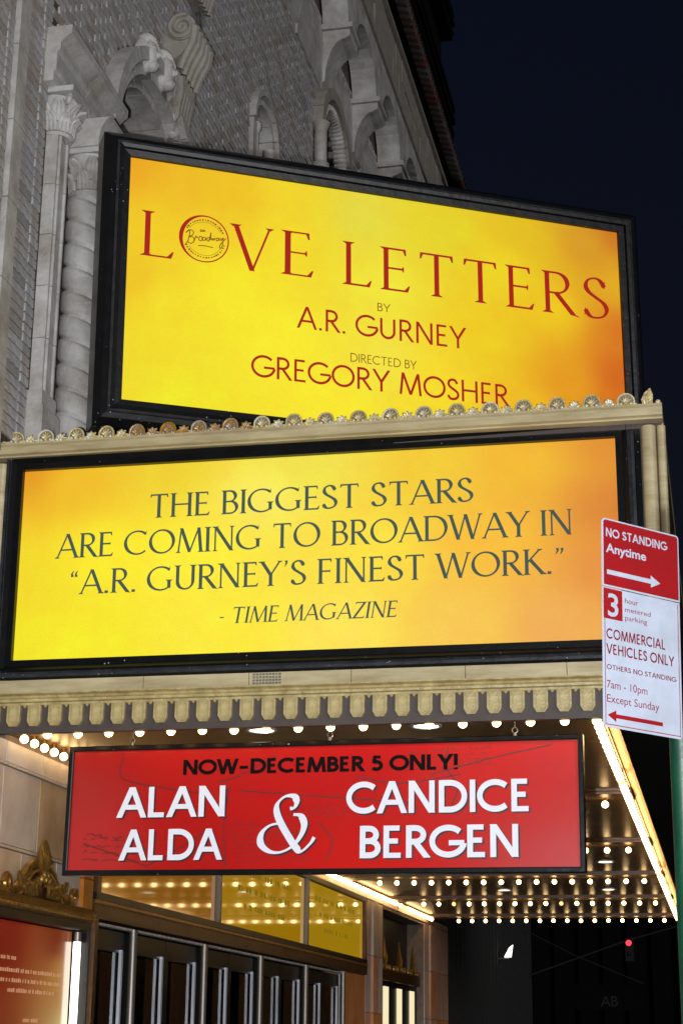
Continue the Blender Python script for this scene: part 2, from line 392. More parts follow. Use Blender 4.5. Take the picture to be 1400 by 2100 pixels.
m_crest = mat("weathered_gilt", srgb(228, 214, 172), 0.32, metal=0.25, c2=srgb(176, 156, 112), scale=30, bump=0.4, bscale=60, per_island=0.15)
m_crestb = mat("copper_gilt", srgb(206, 170, 124), 0.32, metal=0.35, c2=srgb(140, 100, 66), scale=30, bump=0.4, bscale=60, per_island=0.15)
m_fascia = mat("brown_fascia", srgb(74, 62, 56), 0.6, c2=srgb(58, 48, 44), scale=5)
m_soffit = mat("polished_bronze_soffit", srgb(124, 92, 54), 0.34, metal=0.45, c2=srgb(96, 72, 44), scale=1.5, bump=0.0)
m_beam = mat("brown_soffit_beam", srgb(112, 84, 56), 0.45, metal=0.2, c2=srgb(82, 62, 44), scale=3)
m_gold = mat("old_gold", srgb(170, 130, 62), 0.34, metal=0.75, c2=srgb(120, 86, 36), scale=22, bump=0.25, bscale=40)
m_bronze = mat("brown_bronze", srgb(96, 66, 34), 0.38, metal=0.55, c2=srgb(70, 46, 24), scale=10, bump=0.08)
m_bulb = mat("lit_bulb_glass", (0.8, 0.7, 0.5, 1), 0.2, emit=(1.0, 0.64, 0.27, 1), es=13.0)
m_socket = mat("brass_socket", srgb(150, 104, 44), 0.35, metal=0.8)
m_down = mat("downlight_lens", (0.8, 0.8, 0.7, 1), 0.3, emit=(1.0, 0.86, 0.6, 1), es=7.0)
m_chrome = mat("brushed_chrome", srgb(215, 220, 230), 0.42, metal=0.5, c2=srgb(150, 150, 154), scale=4, streak=(4, 4, 0.3))
m_steel = mat("dull_steel", srgb(120, 112, 104), 0.4, metal=0.7)
m_dark = mat("dark_door_frame", srgb(14, 12, 11), 0.35, spec=0.25)
m_curtain = mat("beige_curtain", srgb(196, 168, 136), 0.85, c2=srgb(140, 116, 90), scale=6, streak=(1, 14, 0.5))
m_glassd = mat("dark_door_glass", srgb(8, 8, 9), 0.05, spec=0.6)
def glass_mat():
    m = bpy.data.materials.new("door_glass"); m.use_nodes = True; n = m.node_tree.nodes; L = m.node_tree.links; n.remove(n['Principled BSDF'])
    t = n.new('ShaderNodeBsdfTransparent'); t.inputs[0].default_value = (.9, .9, .9, 1); g = n.new('ShaderNodeBsdfGlossy'); g.inputs['Roughness'].default_value = .03
    f = n.new('ShaderNodeFresnel'); f.inputs[0].default_value = 1.5; x = n.new('ShaderNodeMixShader')
    L.new(f.outputs[0], x.inputs[0]); L.new(t.outputs[0], x.inputs[1]); L.new(g.outputs[0], x.inputs[2]); L.new(x.outputs[0], n['Material Output'].inputs[0]); return m
m_glassd = glass_mat()
m_green = mat("green_painted_steel", srgb(5, 48, 32), 0.4, c2=srgb(4, 30, 20), scale=6, bump=0.08, spec=0.5)
m_red_print = mat("red_sign_print", srgb(112, 3, 7), 0.45, c2=srgb(98, 4, 8), scale=10)
m_white_print = mat("white_reflective_sheet", srgb(132, 137, 150), 0.4, c2=srgb(120, 124, 134), scale=9)
m_backmetal = mat("sign_aluminium", srgb(150, 152, 155), 0.4, metal=0.7)
m_ltr_white = mat("white_lettering", srgb(225, 225, 235), 0.4)
m_ltr_black = mat("black_lettering", srgb(12, 5, 5), 0.7, spec=.1)
m_ltr_shadow = mat("dark_red_drop_shadow", srgb(58, 14, 18), 0.45)
m_ink = mat("faded_ink_print", srgb(96, 12, 14), 0.5)
m_asphalt = mat("asphalt", srgb(60, 60, 62), 0.85, c2=srgb(44, 44, 46), scale=20, bump=0.4)
m_pave = mat("pavement_concrete", srgb(122, 118, 112), 0.8, c2=srgb(98, 94, 90), scale=6, bump=0.2)
def lit(name, col, es=1.0):
    return mat(name, (0.012, 0.012, 0.012, 1), 0.85, spec=0.05, emit=col, es=es)
m_redlit = lit("red_translucent_ink", srgb(166, 26, 10)); m_brownlit = lit("brown_translucent_ink", srgb(132, 84, 22))
m_blueink = lit("slate_translucent_ink", srgb(66, 84, 76))
m_tube = lit("fluorescent_tube", (1.0, 0.95, 0.85, 1), 5.0)

# ------------------------------------------------------------------ ground and road
o = MB().box(-4.75, 0.35, -40, 160, -0.15, 0.0).build("pavement", m_pave, kind='structure')
o = MB().box(-400, 400, -400, 900, -0.6, -0.15).build("road", m_asphalt, kind='structure')

# ------------------------------------------------------------------ theatre facade
FX = -4.75
TH = thing("theatre_building", "old theatre facade of pale patterned brick with stone arches and cornice behind the lit signs", "building", (FX, 9.3, 0))
def hz(h): return h + H0
# openings in the brick field: (y centre, radius, arch centre height, bottom)
ARCH = [(13.38, 1.02, 7.33, 3.4), (17.32, 0.50, 9.98, 6.5), (20.75, 0.80, 11.55, 8.0)]
def in_open(y, h):
    for yc, r, hc, hb in ARCH:
        if h < hb: continue
        if h <= hc:
            if abs(y - yc) < r: return True
        elif math.hypot(y - yc, h - hc) < r: return True
    return False
# body of the wall, behind the brick skin, with the openings left out
mb = MB(); N = 220; ys = [9.3 + (31.0 - 9.3) * k / N for k in range(N + 1)]
for a, b in zip(ys, ys[1:]):
    ym = (a + b) / 2; segs = [(4.07 if ym < 11.1 else 2.09, 15.25)]
    for yc, r, hc, hb in ARCH:
        if abs(ym - yc) < r:
            top = hc + math.sqrt(r * r - (ym - yc) ** 2); s0, s1 = segs[-1]; segs = segs[:-1] + [(s0, hb), (top, s1)]
    for h0, h1 in segs: mb.box(FX - 0.6, FX - 0.012, a, b, hz(h0), hz(h1))
mb.build("wall", m_mortar, TH)
# bricks
bl, bh = 0.222, 0.078
cand = []
row = 0; h = 4.075
while h < 13.4:
    c = 0
    if h < 13.3 and not (7.5 < h < 0):
        for ya, yb in ((9.30, 9.60), (9.60, 9.72), (9.72, 10.02), (10.02, 10.28), (10.28, 10.40), (10.62, 10.92), (10.92, 11.08)):
            cand.append(((ya + yb) / 2, h + bh / 2, row, -1 - c, yb - ya)); c += 1
    y = 11.08 + (0.111 if row % 2 else 0); c = 0
    while y < 30.8:
        ym, hm = y + bl / 2, h + bh / 2
        ok = not (11.08 < ym < 11.95 and 4.0 < hm < 7.5) and not in_open(ym, hm)
        for yc, r, hc, hb in ARCH[:1]:
            if hm > hc and math.hypot(ym - yc, hm - hc) < 1.2 or hm <= hc and abs(ym - yc) < 1.2: ok = False
        if ok: cand.append((ym, hm, row, c, bl))
        y += bl; c += 1
    h += bh; row += 1
def on_screen(y, h):
    d = Vector((FX, y, h)); z = d.dot(_f); x = 700 + 3571.4 * d.dot(_r2) / z; v = 1050 - 3571.4 * d.dot(_u2) / z
    return -5 < x < 250 and -5 < v < 905 and not (x > 205 and v > 280)
bm_l = MB().box(-0.06, 0.006, -bl / 2 + .008, bl / 2 - .008, -bh / 2 + .0075, bh / 2 - .0075).mesh("brick", m_brick)
bm_d = MB().box(-0.06, 0.003, -bl / 2 + .008, bl / 2 - .008, -bh / 2 + .0075, bh / 2 - .0075).mesh("brick", m_brickd)
def dark(y, row, c):
    if y < 12.6: return random.random() < 0.22
    cc = 2 * c + row % 2
    return ((row + cc) % 12 in (0, 1) or (row - cc) % 12 in (0, 1)) != (random.random() < 0.12)
near = sorted([q for q in cand if on_screen(q[0], q[1])], key=lambda q: q[0] * 1.0 + 0.0 * q[1])[:292]
ns = set((q[2], q[3]) for q in near)
for ym, hm, r_, c, w in near:
    inst("brick", bm_d if dark(ym, r_, c) else bm_l, TH, (FX + random.uniform(-.003, .003), ym, hz(hm)), scale=(1, (w - .014) / (bl - .014), 1))
A, B = MB(), MB()
for ym, hm, r_, c, w in cand:
    if (r_, c) in ns: continue
    t = B if dark(ym, r_, c) else A
    t.box(FX - .05, FX + random.uniform(.0, .008), ym - w / 2 + .007, ym + w / 2 - .007, hz(hm) - bh / 2 + .0075, hz(hm) + bh / 2 - .0075)
A.build("brick_field", m_brick, TH, kind='stuff'); B.build("diaper_brick_field", m_brickd, TH, kind='stuff')
# flat stone strip left of the pilaster
for k in range(9):
    z0 = 3.9 + k * 0.62; MB().box(FX - .05, FX + .035, 10.42, 10.60, hz(z0) + .004, hz(z0 + .62) - .004).build("stone_strip", m_stone, TH)
# pilaster with moulded edges
def pilaster_block(z0, z1, y0, y1, pr, name="pilaster_block"):
    m = MB()
    m.box(FX - .02, FX + pr, y0, y1, z0, z1); m.box(FX + pr, FX + pr + .018, y0 + .03, y0 + .05, z0, z1); m.box(FX + pr, FX + pr + .018, y1 - .05, y1 - .03, z0, z1)
    return m.build(name, m_stone, TH)
for k in range(5):
    z0 = 4.55 + k * 0.42; pilaster_block(hz(z0) + .003, hz(z0 + .42) - .003, 11.14, 11.36, .085)
MB().box(FX - .02, FX + .13, 11.08, 11.42, hz(4.0), hz(4.42)).box(FX - .02, FX + .105, 11.11, 11.39, hz(4.42), hz(4.55)).build("pilaster_base", m_stone, TH)
def leaf(mb, c, ang, r, hh, tilt):
    """acanthus-like leaf: a curled ribbed tongue leaning out from the bell"""
    d = Vector((cos(ang), sin(ang), 0)); s_ = Vector((-sin(ang), cos(ang), 0)); P = []
    for k in range(6):
        t = k / 5; P.append((d * (r + tilt * t ** 3 * 1.3) + Vector((0, 0, hh * (t - .32 * max(0, t - .7) ** 1 * 2))), .045 * (1 - .45 * t ** 3) * hh / .16))
    for q, w in P[:-1]: pass
    for side in (-1, 0, 1):
        mb.tube([Vector(c) + p + s_ * side * w * .7 for p, w in P], .014, 6, rr=[.017 * hh / .16, .019 * hh / .16, .018 * hh / .16, .018 * hh / .16, .02 * hh / .16, .012 * hh / .16])
def capital(cx, cy, z0, z1, r, sq):
    H = z1 - z0; m = MB(); m.lathe(cx, cy, [(r, z0), (r * 1.12, z0 + .02), (r * .98, z0 + .04), (r, z0 + H * .5), (r * 1.35, z0 + H * .86), (0.001, z0 + H * .86)], 18)
    for k in range(8): leaf(m, (cx, cy, z0 + .03), k * pi / 4, r * 1.02, H * .45, .05)
    for k in range(8): leaf(m, (cx, cy, z0 + H * .3), k * pi / 4 + pi / 8, r * 1.05, H * .5, .07)
    for k in range(4):
        a = pi / 4 + k * pi / 2; q = (cx + cos(a) * r * 1.55, cy + sin(a) * r * 1.55, z0 + H * .76)
        pts = [(q[0] + cos(t) * cos(a) * .045 * (1 - t / 14), q[1] + cos(t) * sin(a) * .045 * (1 - t / 14), q[2] + sin(t) * .045 * (1 - t / 14)) for t in [i * .6 for i in range(16)]]
        m.tube(pts, .016, 6)
    m.box(cx - sq, cx + sq, cy - sq, cy + sq, z0 + H * .88, z1)
    return m
capital(FX + .02, 11.26, hz(6.65), hz(7.02), .12, .19).build("capital", m_stone, TH, smooth=True)
# twisted column
TWC = (-4.60, 11.70)
def tw(r, z, a):
    q = abs(sin((a * 2 + z * 31.4) / 2)); return r * (1.0 + .035 * q - .13 * max(0, 1 - q / .42) ** 1.2)
nz = 280
MB().lathe(TWC[0], TWC[1], [(.172, hz(4.1 + 2.25 * k / nz)) for k in range(nz + 1)], 48, tw).build("twisted_column_shaft", m_stone, TH, smooth=True)
MB().lathe(TWC[0], TWC[1], [(.2, hz(3.9)), (.2, hz(4.0)), (.17, hz(4.05)), (.17, hz(4.1))], 24).build("column_base", m_stone, TH, smooth=True)
capital(TWC[0], TWC[1], hz(6.35), hz(6.72), .15, .2).build("column_capital", m_stone, TH, smooth=True)
# impost block (cavetto) and entablature over both
pts = [(0, 0), (.30, 0)] + [(.30 + .10 * (1 - cos(t)), .24 * sin(t) * 1.0) for t in [k * pi / 12 for k in range(1, 7)]] + [(0, .24)]
MB().prism(pts, lambda u, v, w: (FX - .02 + u, w, hz(6.72) + v), 11.48, 12.0).build("impost_block", m_stone, TH)
prof = [(0, 0), (.20, 0), (.20, .08), (.22, .10), (.22, .24), (.245, .27), (.245, .33), (.30, .38), (.33, .40), (.33, .47), (0, .47)]
MB().prism(prof, lambda u, v, w: (FX - .12 + u, w, hz(7.02) + v), 10.98, 11.62).build("entablature_block", m_stone, TH)
MB().prism(prof, lambda u, v, w: (FX - .12 + u, w, hz(7.02) + v), 11.628, 12.30).build("entablature_block", m_stone, TH)
# big window arch: reveal voussoirs, archivolt, carved heads, jambs, sash
yc, r0, hc, hb = ARCH[0]
def ring(mb, yc, hc, ri, ro, x0, x1, a0, a1, n=6):
    P = arcp(yc, hc, ro, ro, a0, a1, n) + arcp(yc, hc, ri, ri, a1, a0, n)
    mb.prism(P, lambda u, v, w: (w, u, hz(v)), x0, x1)
for k in range(11):
    a0, a1 = 180 * k / 11 + .35, 180 * (k + 1) / 11 - .35; m = MB(); ring(m, yc, hc, .90, 1.06, FX - .5, FX + .0, a0, a1, 4); m.build("voussoir", m_stone, TH)
for sgn in (-1, 1):
    for k in range(5):
        z0 = 3.9 + k * .686; ya, yb = sorted((yc + sgn * .90, yc + sgn * 1.06)); MB().box(FX - .5, FX, ya, yb, hz(z0) + .004, hz(z0 + .686) - .004).build("jamb_stone", m_stone, TH)
    ya, yb = sorted((yc + sgn * 1.0, yc + sgn * 1.22)); MB().box(FX, FX + .10, ya, yb, hz(3.9), hz(hc)).build("jamb_moulding", m_stone, TH)
for k in range(7):
    a0, a1 = 180 * k / 7 + .3, 180 * (k + 1) / 7 - .3; m = MB()
    ring(m, yc, hc, 1.0, 1.12, FX, FX + .10, a0, a1, 6); ring(m, yc, hc, 1.12, 1.24, FX, FX + .16, a0, a1, 6); m.build("archivolt_stone", m_stone, TH)
def head(c, s):
    m = MB(); x, y, z = c
    m.ball((x, y, z), (.10 * s, .09 * s, .15 * s), 14, 10); m.ball((x + .07 * s, y - .005, z - .01), (.06 * s, .022 * s, .035 * s), 8, 6)
    m.ball((x + .05 * s, y, z - .10 * s), (.06 * s, .055 * s, .05 * s), 8, 6)
    for q in (-1, 1):
        m.ball((x + .07 * s, y + q * .04 * s, z + .035 * s), (.03 * s, .026 * s, .02 * s), 8, 5); m.ball((x - .01, y + q * .095 * s, z + .02 * s), (.06 * s, .035 * s, .09 * s), 8, 6)
    for q in range(7): m.ball((x + .02 * s, y + (q - 3) * .03 * s, z + .13 * s - abs(q - 3) * .01), (.06 * s, .024 * s, .045 * s), 7, 5)
    return m
for (yy, zz, s) in ((12.98, 8.44, 1.15), (13.42, 8.52, 1.25)): head((FX + .10, yy, hz(zz)), s).build("carved_head", m_stone, TH, smooth=True)
MB().box(FX - .5, FX - .46, yc - .9, yc + .9, hz(3.9), hz(8.2)).build("window_panel", mat("brown_sash", srgb(86, 70, 58), 0.5, c2=srgb(60, 48, 40), scale=5), TH)
for yy in (yc - .3, yc + .3): MB().box(FX - .46, FX - .42, yy - .03, yy + .03, hz(3.9), hz(8.1)).build("window_bar", m_stoned, TH)
# scroll brackets over the arch
def scroll(yc_, zc, R, x1, wid, drop, shift):
    """console seen from its side: a volute rolled at the top, a fluted body falling away below"""
    m = MB(); cx = FX + x1
    sp = [(cx + R * (1 - t / 15.5) * cos(t + 1.2), yc_, zc + R * (1 - t / 15.5) * sin(t + 1.2)) for t in [k * .35 for k in range(36)]]
    m.tube(sp, .02, 7)
    P = arcp(0, 0, R, R, 0, 330, 18); m.prism(P, lambda u, v, w: (cx + u, w, zc + v), yc_ + .01, yc_ + wid)
    for k in range(5):
        y0 = yc_ + .02 + (wid - .04) * k / 4
        m.tube([(cx + R * .9, y0, zc), (cx + R * .75, y0 + shift * .3, zc - drop * .35), (cx + R * .1, y0 + shift * .7, zc - drop * .7), (cx - R * .3, y0 + shift, zc - drop)], .05, 8, rr=[.055, .05, .045, .04])
    body = [(FX, zc + R * .6), (cx + R * .8, zc), (cx + R * .6, zc - drop * .4), (cx, zc - drop * .75), (FX + .05, zc - drop), (FX, zc - drop)]
    m.prism(body, lambda u, v, w: (u, w, v), yc_ + .03, yc_ + wid)
    return m
scroll(13.72, hz(9.20), .135, .17, .50, .36, .12).build("scroll_bracket", m_stoned, TH, smooth=True)
scroll(13.62, hz(8.62), .08, .13, .34, .30, .22).build("scroll_bracket", m_stoned, TH, smooth=True)
scroll(14.25, hz(10.55), .15, .16, .34, .62, .10).build("scroll_bracket", m_stoned, TH, smooth=True)
m = MB()
for k in range(9): m.ball((FX + .06, 13.85 + .09 * k, hz(8.32 - .11 * k)), (.07, .06, .065), 8, 6)
m.build("carved_drop", m_stone, TH, smooth=True)
# small blind arch
yc, r0, hc, hb = ARCH[1]
mp_ = mat("pink_brick_panel", srgb(120, 100, 92), 0.8, c2=srgb(96, 80, 74), scale=30, bump=.3)
MB().box(FX - .2, FX - .16, yc - .5, yc + .5, hz(6.5), hz(10.5)).build("arch_panel", mp_, TH)
for k in range(7):
    a0, a1 = 180 * k / 7 + .5, 180 * (k + 1) / 7 - .5; m = MB(); ring(m, yc, hc, .40, .50, FX - .16, FX + .03, a0, a1, 4); ring(m, yc, hc, .50, .57, FX - .02, FX + .08, a0, a1, 4); m.build("arch_stone", m_stone, TH)
for sgn in (-1, 1):
    ya, yb = sorted((yc + sgn * .40, yc + sgn * .55)); MB().box(FX - .16, FX + .05, ya, yb, hz(6.5), hz(hc)).build("arch_jamb", m_stone, TH)
    MB().lathe(FX + .0, yc + sgn * .33, [(.05, hz(6.5)), (.05, hz(hc - .1)), (.08, hz(hc - .02)), (.08, hz(hc + .03))], 12).build("columnette", m_stone, TH, smooth=True)
# rope-moulded niche
yc, r0, hc, hb = ARCH[2]
MB().box(FX - .3, FX - .26, yc - .8, yc + .8, hz(8), hz(12.3)).build("niche_panel", m_stoned, TH)
for k in range(9):
    a0, a1 = 180 * k / 9 + .4, 180 * (k + 1) / 9 - .4; m = MB(); ring(m, yc, hc, .80, .96, FX - .26, FX + .14, a0, a1, 4); m.build("niche_arch_stone", m_stoned, TH)
m = MB()
for k in range(34):
    a = pi * k / 33; m.ball((FX + .02, yc + .70 * cos(a), hz(hc + .70 * sin(a))), (.10, .06, .06), 8, 6)
for k in range(30): m.ball((FX + .02, yc + .70, hz(hc - .11 * k)), (.10, .06, .05), 8, 6)
m.build("rope_moulding", m_stone, TH, smooth=True)
for yy in (yc - .9, yc + .9):
    MB().lathe(FX + .10, yy, [(.10, hz(8)), (.085, hz(10.9)), (.12, hz(10.93)), (.12, hz(11.0)), (.085, hz(11.03)), (.085, hz(11.5)), (.13, hz(11.6))], 14).build("columnette", m_stone, TH, smooth=True)
# corbel table and cornice
CY = [14.55 + 1.97 * k for k in range(9)]
for k, y in enumerate(CY):
    pr = [(0, 0), (.40, 0), (.40, -.10), (.33, -.14)] + [(.33 - .27 * sin(t), -.14 - .62 * (1 - cos(t))) for t in [i * pi / 14 for i in range(1, 8)]] + [(0, -.80)]
    MB().prism(pr, lambda u, v, w: (FX + u, w, hz(13.22) + v), y - .26, y + .26).build("corbel", m_stone, TH)
    MB().box(FX, FX + .44, y - .30, y + .30, hz(13.225), hz(13.30)).build("corbel_cap", m_stone, TH)
    if k < len(CY) - 1:
        y2 = CY[k + 1]; ym = (y + y2) / 2; r = (y2 - y) / 2 - .26
        P = [(y, 13.31)] + [(a, b) for a, b in arcp(ym, 13.31, r, r * .86, 180, 0, 14)] + [(y2, 13.31), (y2, 14.2), (y, 14.2)]
        P1 = [(u, v) for u, v in P]
        MB().prism(P1, lambda u, v, w: (w, u + (.004 if u == y else -.004 if u == y2 else 0), hz(v)), FX + .02, FX + .38).build("corbel_arch", m_stone, TH)
        MB().box(FX + .0, FX + .03, y + .27, y2 - .27, hz(12.3), hz(13.2)).build("arch_back_stone", m_stone, TH)
for (z0, z1, pr) in ((14.205, 14.32, .42), (14.325, 14.42, .37), (15.24, 15.32, .43)):
    for k in range(9): MB().box(FX, FX + pr, 12.4 + 2.06 * k + .004, 12.4 + 2.06 * (k + 1) - .004, hz(z0), hz(z1)).build("cornice_moulding", m_stoned, TH)
for rw in range(2):
    k = 0; y = 12.4 + .24 * rw
    while y < 30.8:
        z0 = 14.425 + .405 * rw
        P = [(y + .006, z0), (y + .50, z0), (y + .50 + .0, z0 + .40), (y + .006, z0 + .40)]
        MB().prism(P, lambda u, v, w: (w, u, hz(v)), FX - .02, FX + .36 + random.uniform(0, .02)).build("frieze_stone", m_stoned, TH); y += .508; k += 1
# eave tiles and black overhang
MB().box(FX - 1, FX + .52, 12.3, 31.0, hz(15.33), hz(15.38)).build("eave", m_night, TH)
tm = MB().lathe(0, 0, [(.075, 0), (.09, .40)], 10).mesh("roof_tile", m_tile)
for k in range(92):
    inst("roof_tile", tm, TH, (FX + .30, 12.45 + .20 * k, hz(15.52)), rot=(0, radians(100), 0))

# street-level stone walling under the marquee
def blocks(y0, y1, z0, z1, n, x=FX, th=.05, off=0.0, m_=None):
    L_ = (y1 - y0) / n; ys = [y0] + [y0 + L_ * (k + 1 - off) for k in range(n)] + ([y1] if off else [])
    for a, b in zip(ys, ys[1:]):
        b = min(b, y1)
        if b - a > .03:
            MB().box(x - th, x + .02 + random.uniform(-.001, .001), a + .007, b - .007, hz(z0) + .007, hz(z1) - .007).build("stone_block", m_ash if y0 < 12 else m_ashw, TH)
MB().box(FX - .5, FX + .004, 9.3, 11.1, 0, hz(1.995)).box(FX - .5, FX + .004, 11.1, 12.88, 0, hz(2.04)).box(FX - .5, FX + .004, 12.88, 23.6, hz(1.93), hz(2.04)).box(FX - .5, FX + .004, 23.6, 24.85, 0, hz(2.04)).box(FX - .5, FX + .004, 24.85, 28.4, hz(1.9), hz(2.04)).box(FX - .5, FX + .004, 28.4, 31.0, 0, hz(2.04)).build("stone_backing", m_ashj, TH)
blocks(9.3, 12.66, 1.835, 1.99, 5, off=.3)
blocks(9.3, 12.66, 1.285, 1.815, 5, off=0.35); blocks(9.3, 12.66, .735, 1.265, 5, off=.75)
blocks(9.3, 12.66, .185, .715, 5); blocks(9.3, 12.66, -.5, .165, 5, off=.5); blocks(9.3, 12.66, -1.6, -.52, 5)
for z0 in (1.815, 1.265): MB().box(FX, FX + .034, 9.3, 12.66, hz(z0), hz(z0) + .018).build("stone_string", m_ash, TH)
blocks(12.90, 23.6, 1.94, 2.03, 9)
for (a, b) in ((12.66, 12.875), (23.62, 24.0), (24.02, 24.40), (24.42, 24.84), (28.42, 28.85), (28.87, 29.5), (29.52, 30.9)):
    for z0, z1 in ((-1.6, -.4), (-.4, .45), (.45, 1.2), (1.2, 1.93)): MB().box(FX - .05, FX + (.05 if a in (12.66, 24.02, 28.87) else .02), a + .004, b - .004, hz(z0) + .004, hz(z1) - .004).build("pilaster_stone", m_ashw, TH)
blocks(23.62, 30.9, 1.94, 2.03, 6)
# far side recess with its lit display
MB().box(FX - .30, FX - .26, 24.86, 28.4, hz(1.1), hz(1.9)).build("recess_panel", m_dark, TH)

# ------------------------------------------------------------------ entrance doors
DR = thing("entrance_doors", "row of dark glazed entrance doors with chrome stiles and steel posts under the gilt header", "door", (FX, 13.0, 0))
MB().box(FX - .06, FX + .06, 12.90, 23.55, hz(.925), hz(1.06)).build("header", m_bronze, DR)
MB().box(FX + .06, FX + .075, 12.90, 23.55, hz(1.035), hz(1.06)).build("header_lip", m_gold, DR)
MB().box(FX - .04, FX + .02, 12.96, 22.3, hz(.885), hz(.905)).build("door_rail", m_chrome, DR)
posts = [13.96 + 2.055 * k for k in range(5)]
MB().box(FX - .05, FX + .07, 12.89, 12.98, 0, hz(.92)).build("gilt_jamb", m_bronze, DR)
for p in posts: MB().tube([(FX + .02, p, 0), (FX + .02, p, hz(.9))], .035, 10).build("post", m_steel, DR, smooth=True)
edges = [12.98] + posts
MB().box(FX - 1.6, FX - 1.55, 12.9, 23.5, 0, hz(.9)).build("lobby_wall", m_dark, DR)
for i, (a, b) in enumerate(zip(edges, edges[1:])):
    halves = [(a + .05, b - .05)] if i == 0 else [(a + .05, (a + b) / 2 - .004), ((a + b) / 2 + .004, b - .05)]
    for j, (c, d) in enumerate(halves):
        x0, x1 = FX - .08, FX - .03; z1 = hz(.87)
        MB().box(x0, x1, c, c + .09, .02, z1).box(x0, x1, d - .09, d, .02, z1).box(x0, x1, c + .09, d - .09, z1 - .16, z1).box(x0, x1, c + .09, d - .09, .02, .3).build("door", m_dark, DR)
        MB().quad((FX - .044, c + .09, .3), (FX - .044, d - .09, .3), (FX - .044, d - .09, z1 - .16), (FX - .044, c + .09, z1 - .16)).build("door_glass", m_glassd, DR)
        MB().box(FX - .060, FX - .056, c + (.42 if d - c < .98 + random.uniform(-.02, .02) else .30) + random.uniform(-.12, .12), d - .15, .3, z1 - .17).build("curtain", m_curtain, DR)
        st = d - .12
        MB().box(FX - .03, FX - .005, st - .03, st - .012, .02, z1 - .14).box(FX - .03, FX - .012, st + .012, st + .028, .02, z1 - .14).build("door_stile", m_chrome, DR)
MB().box(FX - .05, FX + .02, 22.25, 22.32, 0, hz(.92)).build("end_jamb", m_chrome, DR)
MB().box(FX - .4, FX + .02, 22.34, 23.6, 0, hz(.92)).build("end_pier", m_ashw, DR)
# green sticker-like blobs in the glass
# ------------------------------------------------------------------ lit transom boards
TR = thing("transom_lightbox", "three backlit yellow boards in a bronze frame above the entrance doors", "lightbox", (FX, 12.9, hz(1.06)))
m_trans = mat("glossy_yellow_board", (0.04, 0.03, 0.0, 1), 0.05, spec=0.9, emit=srgb(150, 116, 18), es=1.0, coat=0.6)
def tboard(y0, y1, colA):
    m_ = mat("glossy_yellow_board", (0.03, 0.025, 0.0, 1), 0.045, spec=0.8, c2=None, emit=colA, es=1.0)
    return MB().quad((FX + .03, y0, hz(1.13)), (FX + .03, y1, hz(1.13)), (FX + .03, y1, hz(1.86)), (FX + .03, y0, hz(1.86))).build("lit_board", m_, TR)
ys_ = [12.95, 16.33, 20.0, 23.4]
cols = [srgb(118, 72, 4), srgb(146, 108, 8), srgb(150, 116, 12)]
mtxt = lit("faded_olive_ink", srgb(118, 98, 16))
for k in range(3):
    b = tboard(ys_[k] + .06, ys_[k + 1] - .06, cols[k])
    t = MB(); rr = random.Random(k)
    for ln in range(3 if k else 0):
        y = ys_[k] + .5 + ln * .25
        while y < ys_[k + 1] - .6 - ln * .2:
            w = rr.uniform(.03, .10); z = hz(1.66 - ln * .17)
            t.quad((FX + .0325, y, z), (FX + .0325, y + w, z), (FX + .0325, y + w, z + .055), (FX + .0325, y, z + .055)); y += w + rr.choice((.03, .04, .14))
    if k: o_ = t.build("lettering", mtxt, TR, kind="stuff")
for c in TR.children:
    for g in c.children: pass
f = MB(); f.box(FX - .04, FX + .07, 12.9, 23.5, hz(1.065), hz(1.12)).box(FX - .04, FX + .07, 12.9, 23.5, hz(1.87), hz(1.925)); f.build("frame_rail", m_dark, TR)
for y in ys_[:1] + ys_[3:]: MB().box(FX - .04, FX + .07, y - .04, y + .05, hz(1.12), hz(1.87)).build("frame_end", m_bronze, TR)
for y in ys_[1:3]: MB().box(FX - .04, FX + .075, y - .03, y + .03, hz(1.12), hz(1.87)).build("mullion", m_steel, TR)

# ------------------------------------------------------------------ near poster case
PC = thing("poster_case", "tall gilt-crested poster case with red poster and bright side tube on the stone wall", "display case", (FX, 11.7, 0))
x0, x1 = FX + .022, FX + .15
MB().box(x0, x0 + .02, 10.3, 12.62, .5, hz(.86)).build("case_back", m_dark, PC)
MB().box(x0 + .02, x1, 10.3, 12.66, hz(.80), hz(.90)).build("top_rail", m_dark, PC)
MB().box(x0 + .02, x1, 12.56, 12.66, .5, hz(.80)).build("side_rail", m_dark, PC)
MB().box(x1, x1 + .03, 12.60, 12.66, .5, hz(.93)).build("gilt_edge", m_bronze, PC)
t = MB(); t.prism([(0, 0), (.05, 0), (.07, .03), (.05, .06), (.075, .09), (0, .09)], lambda u, v, w: (x1 - .04 + u, w, hz(.86) + v), 10.3, 12.66); t.build("gilt_cornice", m_gold, PC)
t = MB()
for k in range(64): t.ball((x1 + .035, 10.32 + .0366 * k, hz(.885)), .011, 6, 4)
t.build("bead_moulding", m_gold, PC, smooth=True)
